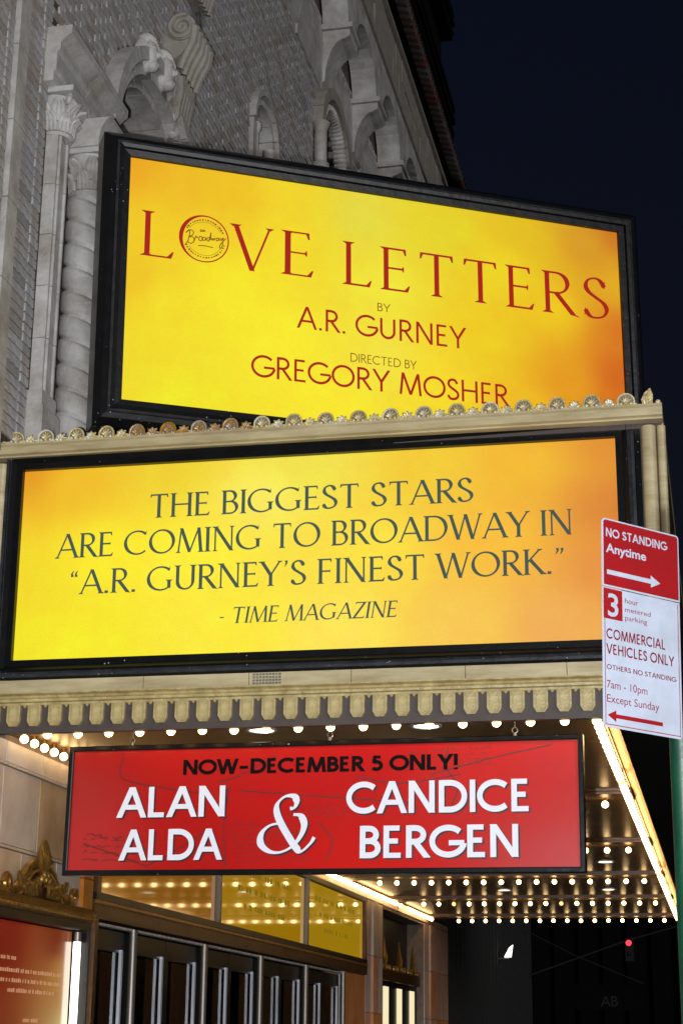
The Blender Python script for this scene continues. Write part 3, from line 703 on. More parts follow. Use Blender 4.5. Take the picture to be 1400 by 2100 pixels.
# crest: swept pediment with scrolled ends and a leafy finial
CYc = 11.56; zb = hz(.955); m = MB()
for sgn in (-1, 1):
    arc = spline([(sgn * .66, .02), (sgn * .60, .05), (sgn * .46, .03), (sgn * .32, .10), (sgn * .20, .20), (sgn * .08, .235), (0, .22)], 6)
    m.tube([(x1 - .02, CYc + a, zb + b) for a, b in arc], .03, 8)
    m.tube([(x1 - .0, CYc + a, zb + b - .05) for a, b in arc[4:]], .016, 6)
    sp = [(x1 - .0, CYc + sgn * (.62 + .05 * (1 - t / 12) * cos(t)), zb + .06 + .06 * (1 - t / 12) * sin(t)) for t in [k * .5 for k in range(20)]]
    m.tube(sp, .02, 7)
    for q in range(5):
        w = [(sgn * .05 * q + sgn * .1, .02), (sgn * (.12 + .08 * q), .06 + .02 * q), (sgn * (.1 + .07 * q), .13 - .02 * q), (sgn * (.05 + .06 * q), .09)]
        m.tube([(x1 + .01, CYc + a, zb + b) for a, b in spline(w, 4)], .014, 6)
m.build("crest_scrolls", m_gold, PC, smooth=True)
pl = [(-.66, 0), (-.6, .04), (-.46, .02), (-.32, .09), (-.2, .19), (-.08, .225), (.08, .225), (.2, .19), (.32, .09), (.46, .02), (.6, .04), (.66, 0)]
MB().prism(pl, lambda u, v, w: (w, CYc + u, zb + v), x1 - .06, x1 - .03).build("crest_plate", m_bronze, PC)
m = MB(); m.ball((x1, CYc, zb + .26), (.04, .05, .13), 10, 8)
for q in range(-2, 3):
    a = q * .38
    m.tube([(x1, CYc, zb + .16), (x1 + .02, CYc + sin(a) * .09, zb + .16 + cos(a) * .11), (x1, CYc + sin(a) * .075, zb + .16 + cos(a) * .24)], .02, 7, rr=[.022, .028, .01])
    m.ball((x1 + .03, CYc + q * .035, zb + .13 + .03 * (q % 2)), (.025, .02, .03), 7, 5)
m.build("crest_finial", m_gold, PC, smooth=True)
def redart(u, v):
    c = blend([(0, .9, (150, 18, 10)), (.4, .95, (150, 22, 10)), (.85, .95, (150, 50, 20)), (.0, .3, (120, 22, 10)), (.4, .4, (150, 50, 20)), (.75, .3, (190, 130, 60)), (.97, .5, (255, 225, 150)), (.97, .1, (255, 230, 160)), (.9, .8, (225, 160, 80))], u, v)
    return c
m_poster = print_mat("red_poster_print", rough=.15, var=.05, strength=.5)
pp = art_panel("poster", 2.10, 1.55, redart, m_poster, PC, 40, 20)
pp.rotation_euler = (0, 0, radians(90)); pp.location = (x0 + .03 - FX, 10.36 - 11.7, hz(.80) - 1.56)
t = MB(); rr = random.Random(3)
for (z, a, b) in ((1.30, .80, 1.05), (1.22, .80, 1.93), (1.155, .8, 1.95), (1.09, .95, 1.80), (.90, 1.25, 1.5), (.70, .8, 1.9), (.64, 1.2, 1.6), (.46, 1.30, 1.42)):
    u = a
    while u < b:
        w = rr.uniform(.012, .03); t.quad((u, -.003, z), (u + w, -.003, z), (u + w, -.003, z + rr.choice((.022, .03, .022))), (u, -.003, z + .024)); u += w + rr.choice((.008, .01, .03))
t.build("poster_text", lit("poster_text_ink", srgb(205, 150, 110), .8), pp, world=False, kind="stuff")
MB().tube([(x0 + .06, 12.50, .5), (x0 + .06, 12.50, hz(.72))], .028, 10).build("light_tube", m_tube, PC, smooth=True)
MB().tube([(x0 + .06, 12.50, hz(.72)), (x0 + .06, 12.50, hz(.79))], .03, 10).build("tube_holder", m_steel, PC, smooth=True)

# far display case with gilt cresting
FC = thing("display_case", "dark display case with gilt leaf cresting and lit white strips in the far recess", "display case", (FX, 26.6, 0))
MB().box(FX - .2, FX - .1, 24.9, 28.35, .9, hz(1.0)).build("case_body", m_dark, FC)
MB().box(FX - .1, FX - .04, 24.9, 28.35, hz(.93), hz(1.08)).build("case_rail", m_bronze, FC)
for yy in (25.35, 26.55, 27.75):
    m = MB()
    for q in range(-1, 2): m.tube([(FX - .06, yy + q * .04, hz(1.08)), (FX - .05, yy + q * .10, hz(1.25)), (FX - .06, yy + q * .02, hz(1.52 - abs(q) * .08))], .03, 6, rr=[.03, .035, .008])
    for q in range(-3, 4): m.ball((FX - .05, yy + q * .15, hz(1.11)), (.03, .05, .05), 7, 5)
    m.build("cresting_leaf", m_gold, FC, smooth=True)
for yy in (25.3, 26.4, 27.5):
    MB().box(FX - .1, FX - .08, yy + .2, yy + .55, .9, hz(.85)).build("lit_strip", lit("white_lit_strip", (1, .86, .52, 1), .95), FC)

# ------------------------------------------------------------------ marquee
MQ = thing("theatre_marquee", "cream and gilt theatre marquee with backlit yellow quotation panel and rows of bulbs", "marquee", (-2.5, 20, hz(2.07)))
XL, XR, YF, YB = -4.74, -.30, 11.0, 29.15
PW, PH, PX, PZ = 4.139, 1.375, -4.682, hz(2.505)
ZS = hz(2.07)
# core box behind the front frame
MB().box(XL, XR - .02, YF + .14, YB, hz(2.13), hz(3.9)).build("body", m_fascia, MQ)
# panel assembly in its own slightly turned plane
PA = bpy.data.objects.new("sign_panel", None)
def moved(o, loc, rot):
    o.location = (loc[0] + 2.5, loc[1] - 20, loc[2] - hz(2.07)); o.rotation_euler = rot; return o
bpy.data.objects.remove(PA)
rotL = (0, -.004, .017)
ylw = [(0, 1, (226, 150, 20)), (.1, .93, (238, 186, 30)), (.25, .98, (236, 205, 40)), (.5, .97, (238, 222, 70)), (.42, .8, (248, 232, 90)), (.7, .9, (240, 200, 45)), (.85, .9, (240, 180, 40)), (1, 1, (222, 140, 40)), (1, .65, (216, 128, 44)), (.99, .35, (226, 140, 58)), (.9, .1, (236, 168, 80)), (.75, .1, (244, 196, 76)), (.8, .5, (246, 186, 50)), (.6, .5, (250, 222, 60)), (.55, .1, (250, 226, 80)), (.35, .1, (248, 232, 50)), (.1, .1, (244, 232, 30)), (0, .4, (240, 214, 30)), (.15, .55, (250, 232, 36)), (.0, .05, (238, 226, 26)), (.3, .5, (253, 236, 50))]
m_ylw = print_mat("backlit_yellow_print", rough=.6, strength=1.0, var=.075, spec=.12)
pan = art_panel("quotation_panel", PW, PH, lambda u, v: blend(ylw, u, v, 2.2), m_ylw, MQ, 90, 34)
moved(pan, (PX, YF, PZ), rotL)
t = MB()
for txt, a, b, v, c in (("THE BIGGEST STARS", .937, 3.179, .984, .172), ("ARE COMING TO BROADWAY IN", .276, 3.833, .723, .176), ("\u201cA.R. GURNEY\u2019S FINEST WORK.\u201d", .377, 3.777, .460, .174)):
    words(txt, a, b, v, c, .135, m_blueink, pan, thin=.066, serif=True, z=.0015)
words("- TIME MAGAZINE", 1.448, 2.660, .212, .112, .135, m_blueink, pan, thin=.07, serif=True, slant=.16, z=.0015)
fr = MB(); frame_ring(fr, PW, PH, [(-.0, -.002), (0, .045), (.045, .045), (.075, .075), (.078, .02)])
moved(fr.build("black_frame", m_black, MQ, world=False), (PX, YF, PZ), rotL)
fr = MB(); frame_ring(fr, PW, PH, [(.078, .02), (.10, .028), (.102, .05), (.122, .05), (.126, .0)])
moved(fr.build("grey_frame", m_grey, MQ, world=False), (PX, YF, PZ), rotL)
MB().box(XL - .5, XR, YF + .10, YF + .138, hz(2.2), hz(4.0)).build("face_board", m_black, MQ)
# end posts: round mouldings
for px, r in ((PX + 4.355, .048), (PX + 4.438, .028), (PX - .17, .05)):
    MB().tube([(px, YF - .02, hz(2.26)), (px, YF - .02, hz(3.93))], r, 16).build("round_post", m_cream, MQ, smooth=True)
MB().box(PX + 4.30, XR + .05, YF - .0, YF + .02, hz(2.26), hz(3.93)).build("corner_backing", m_fascia, MQ)
# top cornice band
prc = [(0, 0), (.0, .012), (.03, .018), (.03, .07), (.045, .08), (.045, .092), (-.1, .092), (-.1, 0)]
MB().prism([(u, v) for u, v in prc], lambda u, v, w: (w, YF - .08 - u, hz(3.965) + v), XL - .6, XR + .07).build("top_cornice", m_cream, MQ)
MB().box(XL - .6, XR + .06, YF - .0, YF + .1, hz(3.93), hz(3.966)).build("cornice_soffit", m_fascia, MQ)
MB().box(XR - .1, XR + .07, YF + .05, YB, hz(3.94), hz(4.055)).build("side_cornice", m_cream, MQ)
MB().box(XR - .02, XR + .02, YF + .14, YB, hz(2.3), hz(3.94)).build("side_sign_face", m_black, MQ)
# bottom mouldings: flat band in joined lengths, then bed mould
segs = [XL - .6, -3.72, -2.99, -2.30, -1.55, -.9, XR + .08]
for a, b in zip(segs, segs[1:]):
    MB().box(a + .002, b - .002, YF - .055, YF + .1, hz(2.275), hz(2.362)).build("cream_band", m_cream, MQ)
mg_ = mat("vent_mesh", srgb(120, 118, 108), .6, c2=srgb(70, 68, 62), scale=60)
t = MB()
for k in range(9):
    for j in range(4): t.box(PX + 1.72 + k * .022, PX + 1.735 + k * .022, YF - .062, YF - .056, hz(2.283) + j * .02, hz(2.283) + .012 + j * .02)
t.build("vent_grille", mg_, MQ)
bm = [(0, 0), (.0, .015), (.025, .02), (.03, .035), (.012, .05), (.02, .06), (.05, .07), (.05, .078), (-.06, .078), (-.06, 0)]
MB().prism(bm, lambda u, v, w: (w, YF - .02 - u, hz(2.196) + v), XL - .6, XR + .08).build("bed_moulding", m_lap, MQ)
MB().box(XL - .6, XR + .08, YF + .0, YF + .06, hz(2.01), hz(2.196)).build("brown_fascia", m_fascia, MQ)
# lappets
lo = [(-.047, .145), (-.047, .035), (-.026, 0), (.026, 0), (.047, .035), (.047, .145)]
li = [(-.034, .135), (-.034, .042), (-.02, .018), (.02, .018), (.034, .042), (.034, .135)]
lc = [(-.026, .128), (-.026, .048), (-.014, .028), (.014, .028), (.026, .048), (.026, .128)]
m = MB(); m.prism(lo, lambda u, v, w: (u, w, v), -.018, 0); i = 0
for oo, ii in ((lo, li),):
    n_ = len(m.v); m.v += [(u, -.018, v) for u, v in oo] + [(u, -.026, v) for u, v in oo] + [(u, -.026, v) for u, v in ii] + [(u, -.018, v) for u, v in ii]
    for r_ in range(3):
        for k in range(5): m.f.append((n_ + r_ * 6 + k, n_ + (r_ + 1) * 6 + k, n_ + (r_ + 1) * 6 + k + 1, n_ + r_ * 6 + k + 1))
m.prism(lc, lambda u, v, w: (u, w, v), -.024, -.018)
lm = m.mesh("lappet", m_lap)
lp = .1488
for k in range(33):
    x = PX - .112 + lp * (k - 2)
    if x < XR + .04: inst("lappet", lm, MQ, (x, YF - .0, hz(2.052)))
m = MB(); m.prism([(-.014, .145), (0, .126), (.014, .145)], lambda u, v, w: (u, w, v), -.014, 0); m.tube([(0, -.012, .145), (0, -.012, .130)], .004, 6)
dm = m.mesh("lappet_drop", m_lap)
for k in range(33):
    x = PX - .112 + lp * (k - 1.5)
    if x < XR + .04: inst("lappet_drop", dm, MQ, (x, YF - .0, hz(2.052)))
# crest of palmettes along the top
def palmette(R, H, petals):
    m = MB(); P = [(-R, 0)] + arcp(0, H - R, R, R, 180, 0, 14) + [(R, 0)]
    m.prism(P, lambda u, v, w: (u, w, v), -.012, 0)
    m.tube([(u, -.014, v) for u, v in [(-R * .95, 0)] + arcp(0, H - R, R * .92, R * .92, 180, 0, 12) + [(R * .95, 0)]], R * .12, 6)
    for k in range(petals):
        a = radians(90 + (k - (petals - 1) / 2) * 150 / petals)
        m.tube([(0, -.016, H * .18), (cos(a) * R * .40, -.030, H * .18 + sin(a) * H * .34), (cos(a) * R * .70, -.022, H * .2 + sin(a) * H * .56)], .005, 6, rr=[R * .05, R * .11, R * .06])
    for sgn in (-1, 1): m.ball((sgn * R * .55, -.016, H * .14), (R * .24, .014, R * .24), 8, 5)
    m.ball((0, -.02, H * .14), (R * .2, .016, R * .26), 8, 5)
    return m
def small_leaf(R, H):
    m = MB()
    for k in range(5):
        a = radians(90 + (k - 2) * 38)
        m.tube([(0, -.008, 0), (cos(a) * R * .6, -.02, sin(a) * H * .55 + H * .12), (cos(a) * R * (1.0), -.008, sin(a) * H * .8 + H * .08)], .005, 6, rr=[R * .12, R * .24, R * .12])
    m.ball((0, -.016, H * .1), (R * .35, .014, H * .2), 8, 5); m.ball((-R * .9, -.014, H * .08), (R * .3, .012, H * .13), 7, 5); m.ball((R * .9, -.014, H * .08), (R * .3, .012, H * .13), 7, 5)
    return m
m_pground = mat("shaded_ground", srgb(140, 124, 90), 0.5, c2=srgb(96, 80, 54), scale=40)  # recess shade painted into the ground behind the petals, for contrast
def pal_mesh(m_):
    me = palmette(.058, .090, 5).mesh("palmette", m_, True); me.materials.append(m_pground)
    for k in range(18): me.polygons[k].material_index = 1
    return me
pmA = pal_mesh(m_crest); pmB = pal_mesh(m_crestb)
slA = small_leaf(.050, .066).mesh("small_leaf_ornament", m_crest, True); slB = small_leaf(.050, .066).mesh("small_leaf_ornament", m_crestb, True)
sp_ = .2245
for k in range(22):
    x = PX - .045 + sp_ * (k - 2); cop = -3.9 + .0 < x < -2.95
    inst("palmette", pmB if cop else pmA, MQ, (x, YF - .10, hz(4.055)), rot=(random.uniform(-.05, .05), random.uniform(-.06, .06), random.uniform(-.15, .15)), scale=(1.0, 1, random.uniform(.95, 1.06)))
    if k < 21: inst("small_leaf_ornament", slB if cop else slA, MQ, (x + sp_ / 2, YF - .10, hz(4.055)), rot=(0, random.uniform(-.1, .1), random.uniform(-.2, .2)))
t = MB()
for k in range(260):
    x = XL - .5 + k * .0187
    if x < XR: t.ball((x, YF - .112, hz(4.062)), (.0085, .008, .010 + .006 * (k % 3 == 0)), 6, 4)
t.build("crest_bead", m_crest, MQ, smooth=True, kind='stuff')
m = MB(); P = [(-.032, 0), (-.042, .04), (-.02, .085), (.018, .115), (.034, .07), (.03, 0)]
m.prism(P, lambda u, v, w: (u, w, v), -.02, 0.02); m.tube([(0, -.02, 0), (-.005, -.03, .05), (.012, -.02, .10)], .01, 6); m.tube([(-.02, -.02, .01), (-.028, -.03, .04), (-.012, -.02, .075)], .009, 6)
inst("corner_leaf", m.mesh("corner_leaf", m_crest), MQ, (XR - .02, YF - .09, hz(4.055)))
MB().ball((XR + .045, YF - .09, hz(4.075)), .018, 8, 6).build("corner_bead", m_crest, MQ, smooth=True)

# soffit: polished panels between cross beams, side borders
rowsY = [14.9, 18.45, 21.95, 25.3, 28.75]
bx0, bx1 = -4.22, -.933
yy = YF + .06
for k, ry in enumerate(rowsY + [None]):
    y1 = (ry - .26) if ry else YB
    nseg = 1 if k == 5 else 3
    for j in range(nseg):
        a = yy + (y1 - yy) * j / nseg; b = yy + (y1 - yy) * (j + 1) / nseg
        MB().box(XL, -.70, a + .004, b - .004, ZS, ZS + .03).build("soffit_panel", m_soffit, MQ)
    if ry:
        MB().box(XL, -.70, ry - .26, ry + .22, ZS - .035, ZS + .03).build("soffit_beam", m_beam, MQ)
        for d_ in (-.33, -.29, .25, .30): MB().box(XL, -.70, ry + d_ - .012, ry + d_ + .012, ZS - .018, ZS).build("soffit_fillet", m_beam, MQ)
        yy = ry + .22
MB().box(-.695, -.598, YF + .07, YB, ZS, ZS + .03).box(-.598, XR + .06, YF + .07, YB, hz(1.985), ZS + .03).build("soffit_border", m_night, MQ)
t = MB()
for k in range(int((YB - YF - .1) / .06)):
    y = YF + .08 + .06 * k
    t.prism([(-.690, ZS - .002), (-.600, ZS - .055), (-.60, ZS - .002)], lambda u, v, w: (u, w, v), y, y + .036)
t.build("gilt_bead_moulding", mat("polished_gold_strip", srgb(200, 140, 44), .35, metal=.5), MQ, kind="stuff")
MB().box(XL, -4.70, YF + .07, YB, hz(2.03), ZS - .002).build("wall_strip", m_bronze, MQ)
# bulbs
bmB = MB().ball((0, 0, -.004), .0295, 14, 9).mesh("light_bulb", m_bulb, True)
m_dim = mat("dimmer_bulb_glass", (0.8, 0.7, 0.5, 1), 0.2, emit=(1.0, 0.55, 0.20, 1), es=1.6)
bmD = MB().ball((0, 0, -.004), .0295, 14, 9).mesh("light_bulb", m_dim, True)
bmS = MB().lathe(0, 0, [(.012, .024), (.016, .03), (.018, .042), (.022, .05)], 10).mesh("bulb_socket", m_socket, True)
def bulb(x, y, z):
    o_ = inst("light_bulb", bmD if (y > 12 and random.random() < .05) else bmB, MQ, (x, y, z))
    s_ = bpy.data.objects.new("bulb_socket", bmS); COL.objects.link(s_); s_.parent = o_
for k in range(-1, 16): bulb(bx0 + .219 * k, YF + .10, hz(2.018) + random.uniform(-.002, .002))
for ry in rowsY:
    for k in range(0, 16): bulb(bx0 + .219 * k, ry, hz(1.985) if False else ZS - .035 - .048)
for k in range(94):
    if k and 11.03 + .19 * k < 28.9: bulb(-4.655, 11.03 + .19 * k, hz(2.012))
for k in range(94): bulb(-.732, 11.10 + .19 * k, hz(2.012))
# recessed downlights
for (x, y) in ((-3.02, 11.42), (-1.885, 11.42), (-3.0, 20.4), (-1.3, 20.4), (-2.9, 24.0), (-1.5, 24.0)):
    MB().lathe(x, y, [(.105, ZS - .001), (.108, ZS - .012), (.088, ZS - .014), (.085, ZS - .004)], 24).build("downlight_ring", m_chrome, MQ, smooth=True)
    MB().lathe(x, y, [(.0001, ZS - .008), (.084, ZS - .007)], 24).build("downlight_lens", m_down, MQ)

# ------------------------------------------------------------------ upper sign
ROT_U = (0, -.012, .532)
US = thing("upper_sign", "big backlit yellow title sign in a heavy black cabinet standing angled on the marquee", "sign", (-4.111, 11.3, hz(4.494)), ROT_U)
UW, UH = 4.112, 1.977
ylu = [(0, 1, (232, 158, 12)), (.12, .97, (234, 182, 16)), (.3, .97, (238, 206, 30)), (.45, .9, (226, 214, 60)), (.62, .9, (226, 208, 30)), (.8, .92, (224, 186, 16)), (.93, .93, (212, 150, 24)), (1, 1, (200, 110, 22)), (1, .75, (222, 168, 16)), (1, .55, (212, 112, 16)), (.99, .35, (206, 96, 10)), (1, .1, (212, 92, 10)), (.88, .3, (226, 150, 12)), (.8, .12, (238, 186, 16)), (.7, .45, (236, 202, 14)), (.85, .6, (236, 196, 10)), (.75, .75, (236, 210, 20)), (.5, .6, (238, 226, 50)), (.3, .75, (240, 216, 26)), (.05, .7, (238, 200, 18)), (0, .5, (234, 190, 16)), (.08, .4, (240, 218, 26)), (0, .15, (236, 214, 26)), (.2, .5, (244, 230, 28)), (.3, .3, (246, 232, 34)), (.5, .3, (240, 224, 58)), (.6, .2, (244, 216, 30)), (.1, .05, (238, 226, 26)), (.4, .05, (246, 230, 34)), (.2, .9, (235, 190, 18))]
upn = art_panel("title_panel", UW, UH, lambda u, v: blend(ylu, u, v, 2.0), m_ylw, US, 90, 44)
words("L", .120, .350, 1.180, .372, .098, m_redlit, upn, thin=.036, serif=True, z=.0015)
words("V", .838, 1.112, 1.172, .376, .112, m_redlit, upn, thin=.045, serif=True, z=.0015)
words("E", 1.225, 1.456, 1.185, .372, .115, m_redlit, upn, thin=.036, serif=True, z=.0015)
words("LETTERS", 1.722, 3.992, 1.170, .368, .104, m_redlit, upn, thin=.045, serif=True, z=.0015, gap=.25)
t = MB()
# the big O: crescent-weighted ring
cu, cv, R = .592, 1.385, .196
for k in range(60):
    a, b = 2 * pi * k / 60, 2 * pi * (k + 1) / 60
    def wv(q): return .010 + .022 * max(0, cos(q - radians(165))) ** 2
    q = [(cu + cos(a) * R, cv + sin(a) * R), (cu + cos(b) * R, cv + sin(b) * R), (cu + cos(b) * (R - wv(b)), cv + sin(b) * (R - wv(b))), (cu + cos(a) * (R - wv(a)), cv + sin(a) * (R - wv(a)))]
    t.poly([(x, -.0015, z) for x, z in q][::1])
t.build("lettering", m_redlit, upn, world=False)
words("A.R. GURNEY", 1.346, 2.725, .753, .182, .115, m_redlit, upn, z=.0015, gap=.15)
words("GREGORY MOSHER", .989, 3.082, .311, .181, .115, m_redlit, upn, z=.0015, gap=.13)
words("BY", 1.989, 2.095, .980, .070, .11, m_brownlit, upn, z=.0015); words("DIRECTED BY", 1.767, 2.309, .529, .072, .11, m_brownlit, upn, z=.0015)
# seal inside the O: dashed rings, script word
t = MB(); rr = random.Random(5)
for k in range(46):
    a0 = 360 / 46 * k
    if 150 < a0 < 200 or -1 < a0 < 22 or a0 > 350: continue
    ink(t, arcp(cu + .004, cv, R * .80, R * .80, a0, a0 + rr.uniform(3, 6.5), 3), .009 + rr.uniform(0, .006), .0018)
ink(t, arcp(cu + .004, cv, R * .71, R * .71, 30, 150, 20), .003, .0018); ink(t, arcp(cu + .004, cv, R * .71, R * .71, 212, 338, 20), .003, .0018)
scr = [[(-.155, -.075), (-.13, -.03), (-.118, .05), (-.13, .055), (-.15, .03), (-.12, .058), (-.092, .052), (-.095, .02), (-.125, .0), (-.09, .0), (-.085, -.035), (-.11, -.055), (-.135, -.04)],
 [(-.082, -.03), (-.07, .012), (-.062, .0), (-.052, .012)], [(-.045, -.01), (-.04, .012), (-.022, .012), (-.022, -.018), (-.042, -.018), (-.045, 0)],
 [(.005, .012), (-.012, .01), (-.012, -.014), (.004, -.01), (.01, .012), (.012, -.012)], [(.04, .015), (.022, .01), (.022, -.012), (.036, -.01), (.05, .06), (.046, -.006)],
 [(.055, .018), (.06, -.004), (.07, .015), (.076, -.002), (.086, .022)], [(.112, .022), (.096, .018), (.096, -.002), (.11, .004), (.116, .024), (.12, .0)],
 [(.13, .026), (.134, .004), (.15, .03), (.14, -.05), (.122, -.06), (.128, -.03), (.17, .03)], [(-.05, -.065), (.0, -.06), (.07, -.065)], [(-.03, .075), (-.035, .06), (-.02, .06), (-.022, .074), (-.01, .062), (-.005, .075), (.004, .06)]]
for s_ in scr: ink(t, [(cu + .004 + x * .98, cv + z * .98) for x, z in spline(s_, 5)], .0075, .0019)
t.build("broadway_seal", m_brownlit, upn, world=False)
fr = MB(); frame_ring(fr, UW, UH, [(0, -.002), (0, .03), (.05, .035), (.055, .06), (.085, .065), (.09, .045), (.15, .03), (.20, -.03), (.20, -.24)])
fr.build("cabinet_frame", m_black, US, world=False)
fr = MB(); frame_ring(fr, UW, UH, [(.088, .066), (.094, .072), (.108, .06), (.110, .044)]); fr.build("frame_bead", m_grey, US, world=False)
MB().box(-.2, UW + .2, .24, .26, -.2, UH + .2).build("cabinet_back", m_black, US, world=False)
for x in (.3, 2.0, 3.8): MB().box(x - .04, x + .04, .05, .15, -.45, -.2).build("mounting_foot", m_grey, US, world=False)

# ------------------------------------------------------------------ red hanging sign
ROT_R = (0, .006, -.037)
RS = thing("hanging_sign", "red billing sign in a thin black frame hanging on hooks under the marquee", "sign", (-4.334, 11.35, hz(1.125)), ROT_R)
RW, RH = 3.467, .807
m_redp = print_mat("glossy_red_print", emit=False, rough=.24, var=.18, spec=.55)
redp = art_panel("red_panel", RW, RH, lambda u, v: blend([(0, .8, (158, 26, 22)), (.3, .9, (176, 28, 24)), (.2, .2, (172, 24, 20)), (.5, .5, (184, 26, 22)), (.8, .7, (194, 36, 32)), (.6, .1, (196, 22, 16)), (1, .9, (190, 44, 42)), (1, 0, (186, 54, 54)), (.6, .9, (180, 24, 22))], u, v, 2), m_redp, RS, 60, 16)  # right end tinted pinker, painting a slight sheen into the red
t = MB()
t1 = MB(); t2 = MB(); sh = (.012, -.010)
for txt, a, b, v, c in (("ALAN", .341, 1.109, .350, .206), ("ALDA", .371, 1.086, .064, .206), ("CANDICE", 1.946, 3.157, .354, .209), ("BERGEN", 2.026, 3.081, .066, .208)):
    words(txt, a + .01, b - .01, v, c, .180, m_ltr_white, redp, z=.004, gap=.155); words(txt, a + .01, b - .01, v, c, .180, m_ltr_shadow, redp, "lettering_drop_shadow", z=.002, gap=.155, du=sh[0], dv=sh[1])  # flat dark copy, offset right and down, painted as the letters' drop shadow
# ampersand, drawn with a broad pen
def amp(mb, z, du=0, dv=0):
    P = spline([(1.725, .205), (1.70, .165), (1.64, .115), (1.60, .14), (1.55, .21), (1.50, .29), (1.465, .37), (1.47, .43), (1.52, .475), (1.58, .475), (1.60, .44), (1.585, .40), (1.555, .395)], 8)
    Q = spline([(1.66, .275), (1.675, .33), (1.655, .365), (1.62, .35)], 6)
    Rr = spline([(1.655, .225), (1.665, .29), (1.63, .36), (1.585, .375)], 6)
    Lp = spline([(1.50, .30), (1.42, .285), (1.365, .235), (1.36, .165), (1.42, .115), (1.50, .11), (1.58, .15), (1.635, .22), (1.655, .29), (1.63, .345), (1.58, .355)], 8)
    for pth, mode in ((P, 0), (Lp, 1)):
        n = len(pth); ws = []
        for k in range(n):
            a = pth[max(k - 1, 0)]; b = pth[min(k + 1, n - 1)]; th = math.atan2(b[1] - a[1], b[0] - a[0]); f = abs(cos(th - radians(122 if mode == 0 else 108))) ** 2
            ws.append(.014 + .034 * f)
        for j, q in enumerate(strip([(x + du, y + dv) for x, y in pth], ws)):
            pts = [(a, -z - mode * .0004 - (j % 3) * .0001, b) for a, b in q]
            ar = sum(p[0] * r[2] - r[0] * p[2] for p, r in zip(pts, pts[1:] + pts[:1]))
            mb.poly(pts if ar > 0 else pts[::-1])
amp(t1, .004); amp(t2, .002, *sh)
t1.build("ampersand", m_ltr_white, redp, world=False); t2.build("lettering_drop_shadow", m_ltr_shadow, redp, world=False)  # the dark ampersand copy is its painted shadow
words("NOW\u2013DECEMBER 5 ONLY!", .80, 2.679, .632, .103, .235, m_ltr_black, redp, z=.003, gap=.17)
# faded handwriting and folded-letter outlines printed in the red
t = MB(); rr = random.Random(11)
def hand(u0, v0, L_, s, slope=0.0, w=.0035):
    u = 0; P = []
    while u < L_:
        P.append((u0 + u, v0 + u * slope + rr.choice((0, .5, 1, 1, .3, 2.1 if rr.random() < .2 else .8)) * s)); u += s * rr.uniform(.35, .8)
        if rr.random() < .16 and len(P) > 2:
            ink(t, spline(P, 3), w * 1.7, .0010); P = []; u += s * 1.3
    if len(P) > 2: ink(t, spline(P, 3), w * 1.7, .0010)
for k in range(9): hand(1.12 + .01 * k, .30 - .031 * k, .52, .011, -.02, .0024)
for k in range(4): hand(.10, .20 - .045 * k, .55 - .05 * k, .015, -.03, .003)
hand(.13, .215, .25, .03, -.03, .005)
for k in range(4): hand(2.35, .74 - .035 * k, .55, .010, .05, .0026)
for k in range(3): hand(1.55, .40 - .03 * k, .4, .010, .0, .0022)
for ln in ([(.36, .78), (.34, .66), (.40, .60), (.70, .54), (1.0, .50)], [(1.13, .55), (1.1, .3), (1.12, .02)], [(1.2, .52), (1.9, .46), (2.4, .42)], [(2.62, .78), (2.60, .66), (2.68, .52), (2.64, .40)], [(.10, .18), (.35, .10), (.55, .03)], [(.55, .02), (.75, .12), (.98, .26)],
           [(2.5, .60), (2.9, .70), (3.3, .78)], [(1.75, .30), (1.85, .18), (1.80, .05)], [(2.0, .60), (2.3, .55), (2.7, .60)], [(2.75, .25), (2.85, .05)], [(1.45, .75), (1.2, .62), (1.05, .58)]):
    ink(t, spline(ln, 8), .009, .0008)
t.build("handwriting_print", m_ink, redp, world=False, kind="stuff")
fr = MB(); frame_ring(fr, RW, RH, [(0, -.002), (0, .02), (.006, .024), (.030, .024), (.034, .018), (.034, -.05), (0.0, -.05)]); fr.build("thin_frame", m_black, RS, world=False)
MB().box(0, RW, .045, .05, 0, RH).build("sign_back", m_black, RS, world=False)
for x, in ((.42,), (1.82,), (3.06,)):
    m = MB(); zt = .945 + (-.0) - .0
    m.tube([(x, 0, RH + .03), (x, 0, RH + .055)], .012, 8)
    m.tube([(x + .018 * cos(a), 0, RH + .072 + .018 * sin(a)) for a in [k * pi / 6 for k in range(13)]], .0045, 6)
    m.tube([(x, 0, RH + .088), (x, 0, RH + .150)], .006, 6)
    m.tube([(x, .012 * cos(a), RH + .10 + .014 * sin(a)) for a in [k * pi / 6 for k in range(13)]], .004, 6)
    m.build("hook", m_steel, RS, smooth=True, world=False)

# ------------------------------------------------------------------ kerbside parking sign
PO = (-.098, 5.285)
SP = thing("street_sign", "green steel pole by the kerb carrying a red and white parking regulation plate", "street sign", (PO[0], PO[1], 0))
MB().tube([(PO[0], PO[1], 0), (PO[0], PO[1], hz(.95))], .038, 20).build("pole", m_green, SP, smooth=True)
ROT_P = (0, .030, .775)
PWd, PHt = .304, .630
px, py, pz = -.311, 5.0, hz(.889)
def on_plate(o):
    o.location = (px - PO[0], py - PO[1], pz); o.rotation_euler = ROT_P; return o
def plate_outline(w, h, r, top=True, bot=True):
    P = []
    for cx, cy, a, on in ((w - r, h - r, 0, top), (r, h - r, 90, top), (r, r, 180, bot), (w - r, r, 270, bot)):
        P += arcp(cx, cy, r, r, a, a + 90, 5) if on else [((w if a in (0, 270) else 0), (h if a < 180 else 0))]
    return P
on_plate(MB().prism(plate_outline(PWd, .417, .012, False, True), lambda u, v, w: (u, w, v), 0, .002).build("lower_plate", m_white_print, SP, world=False))
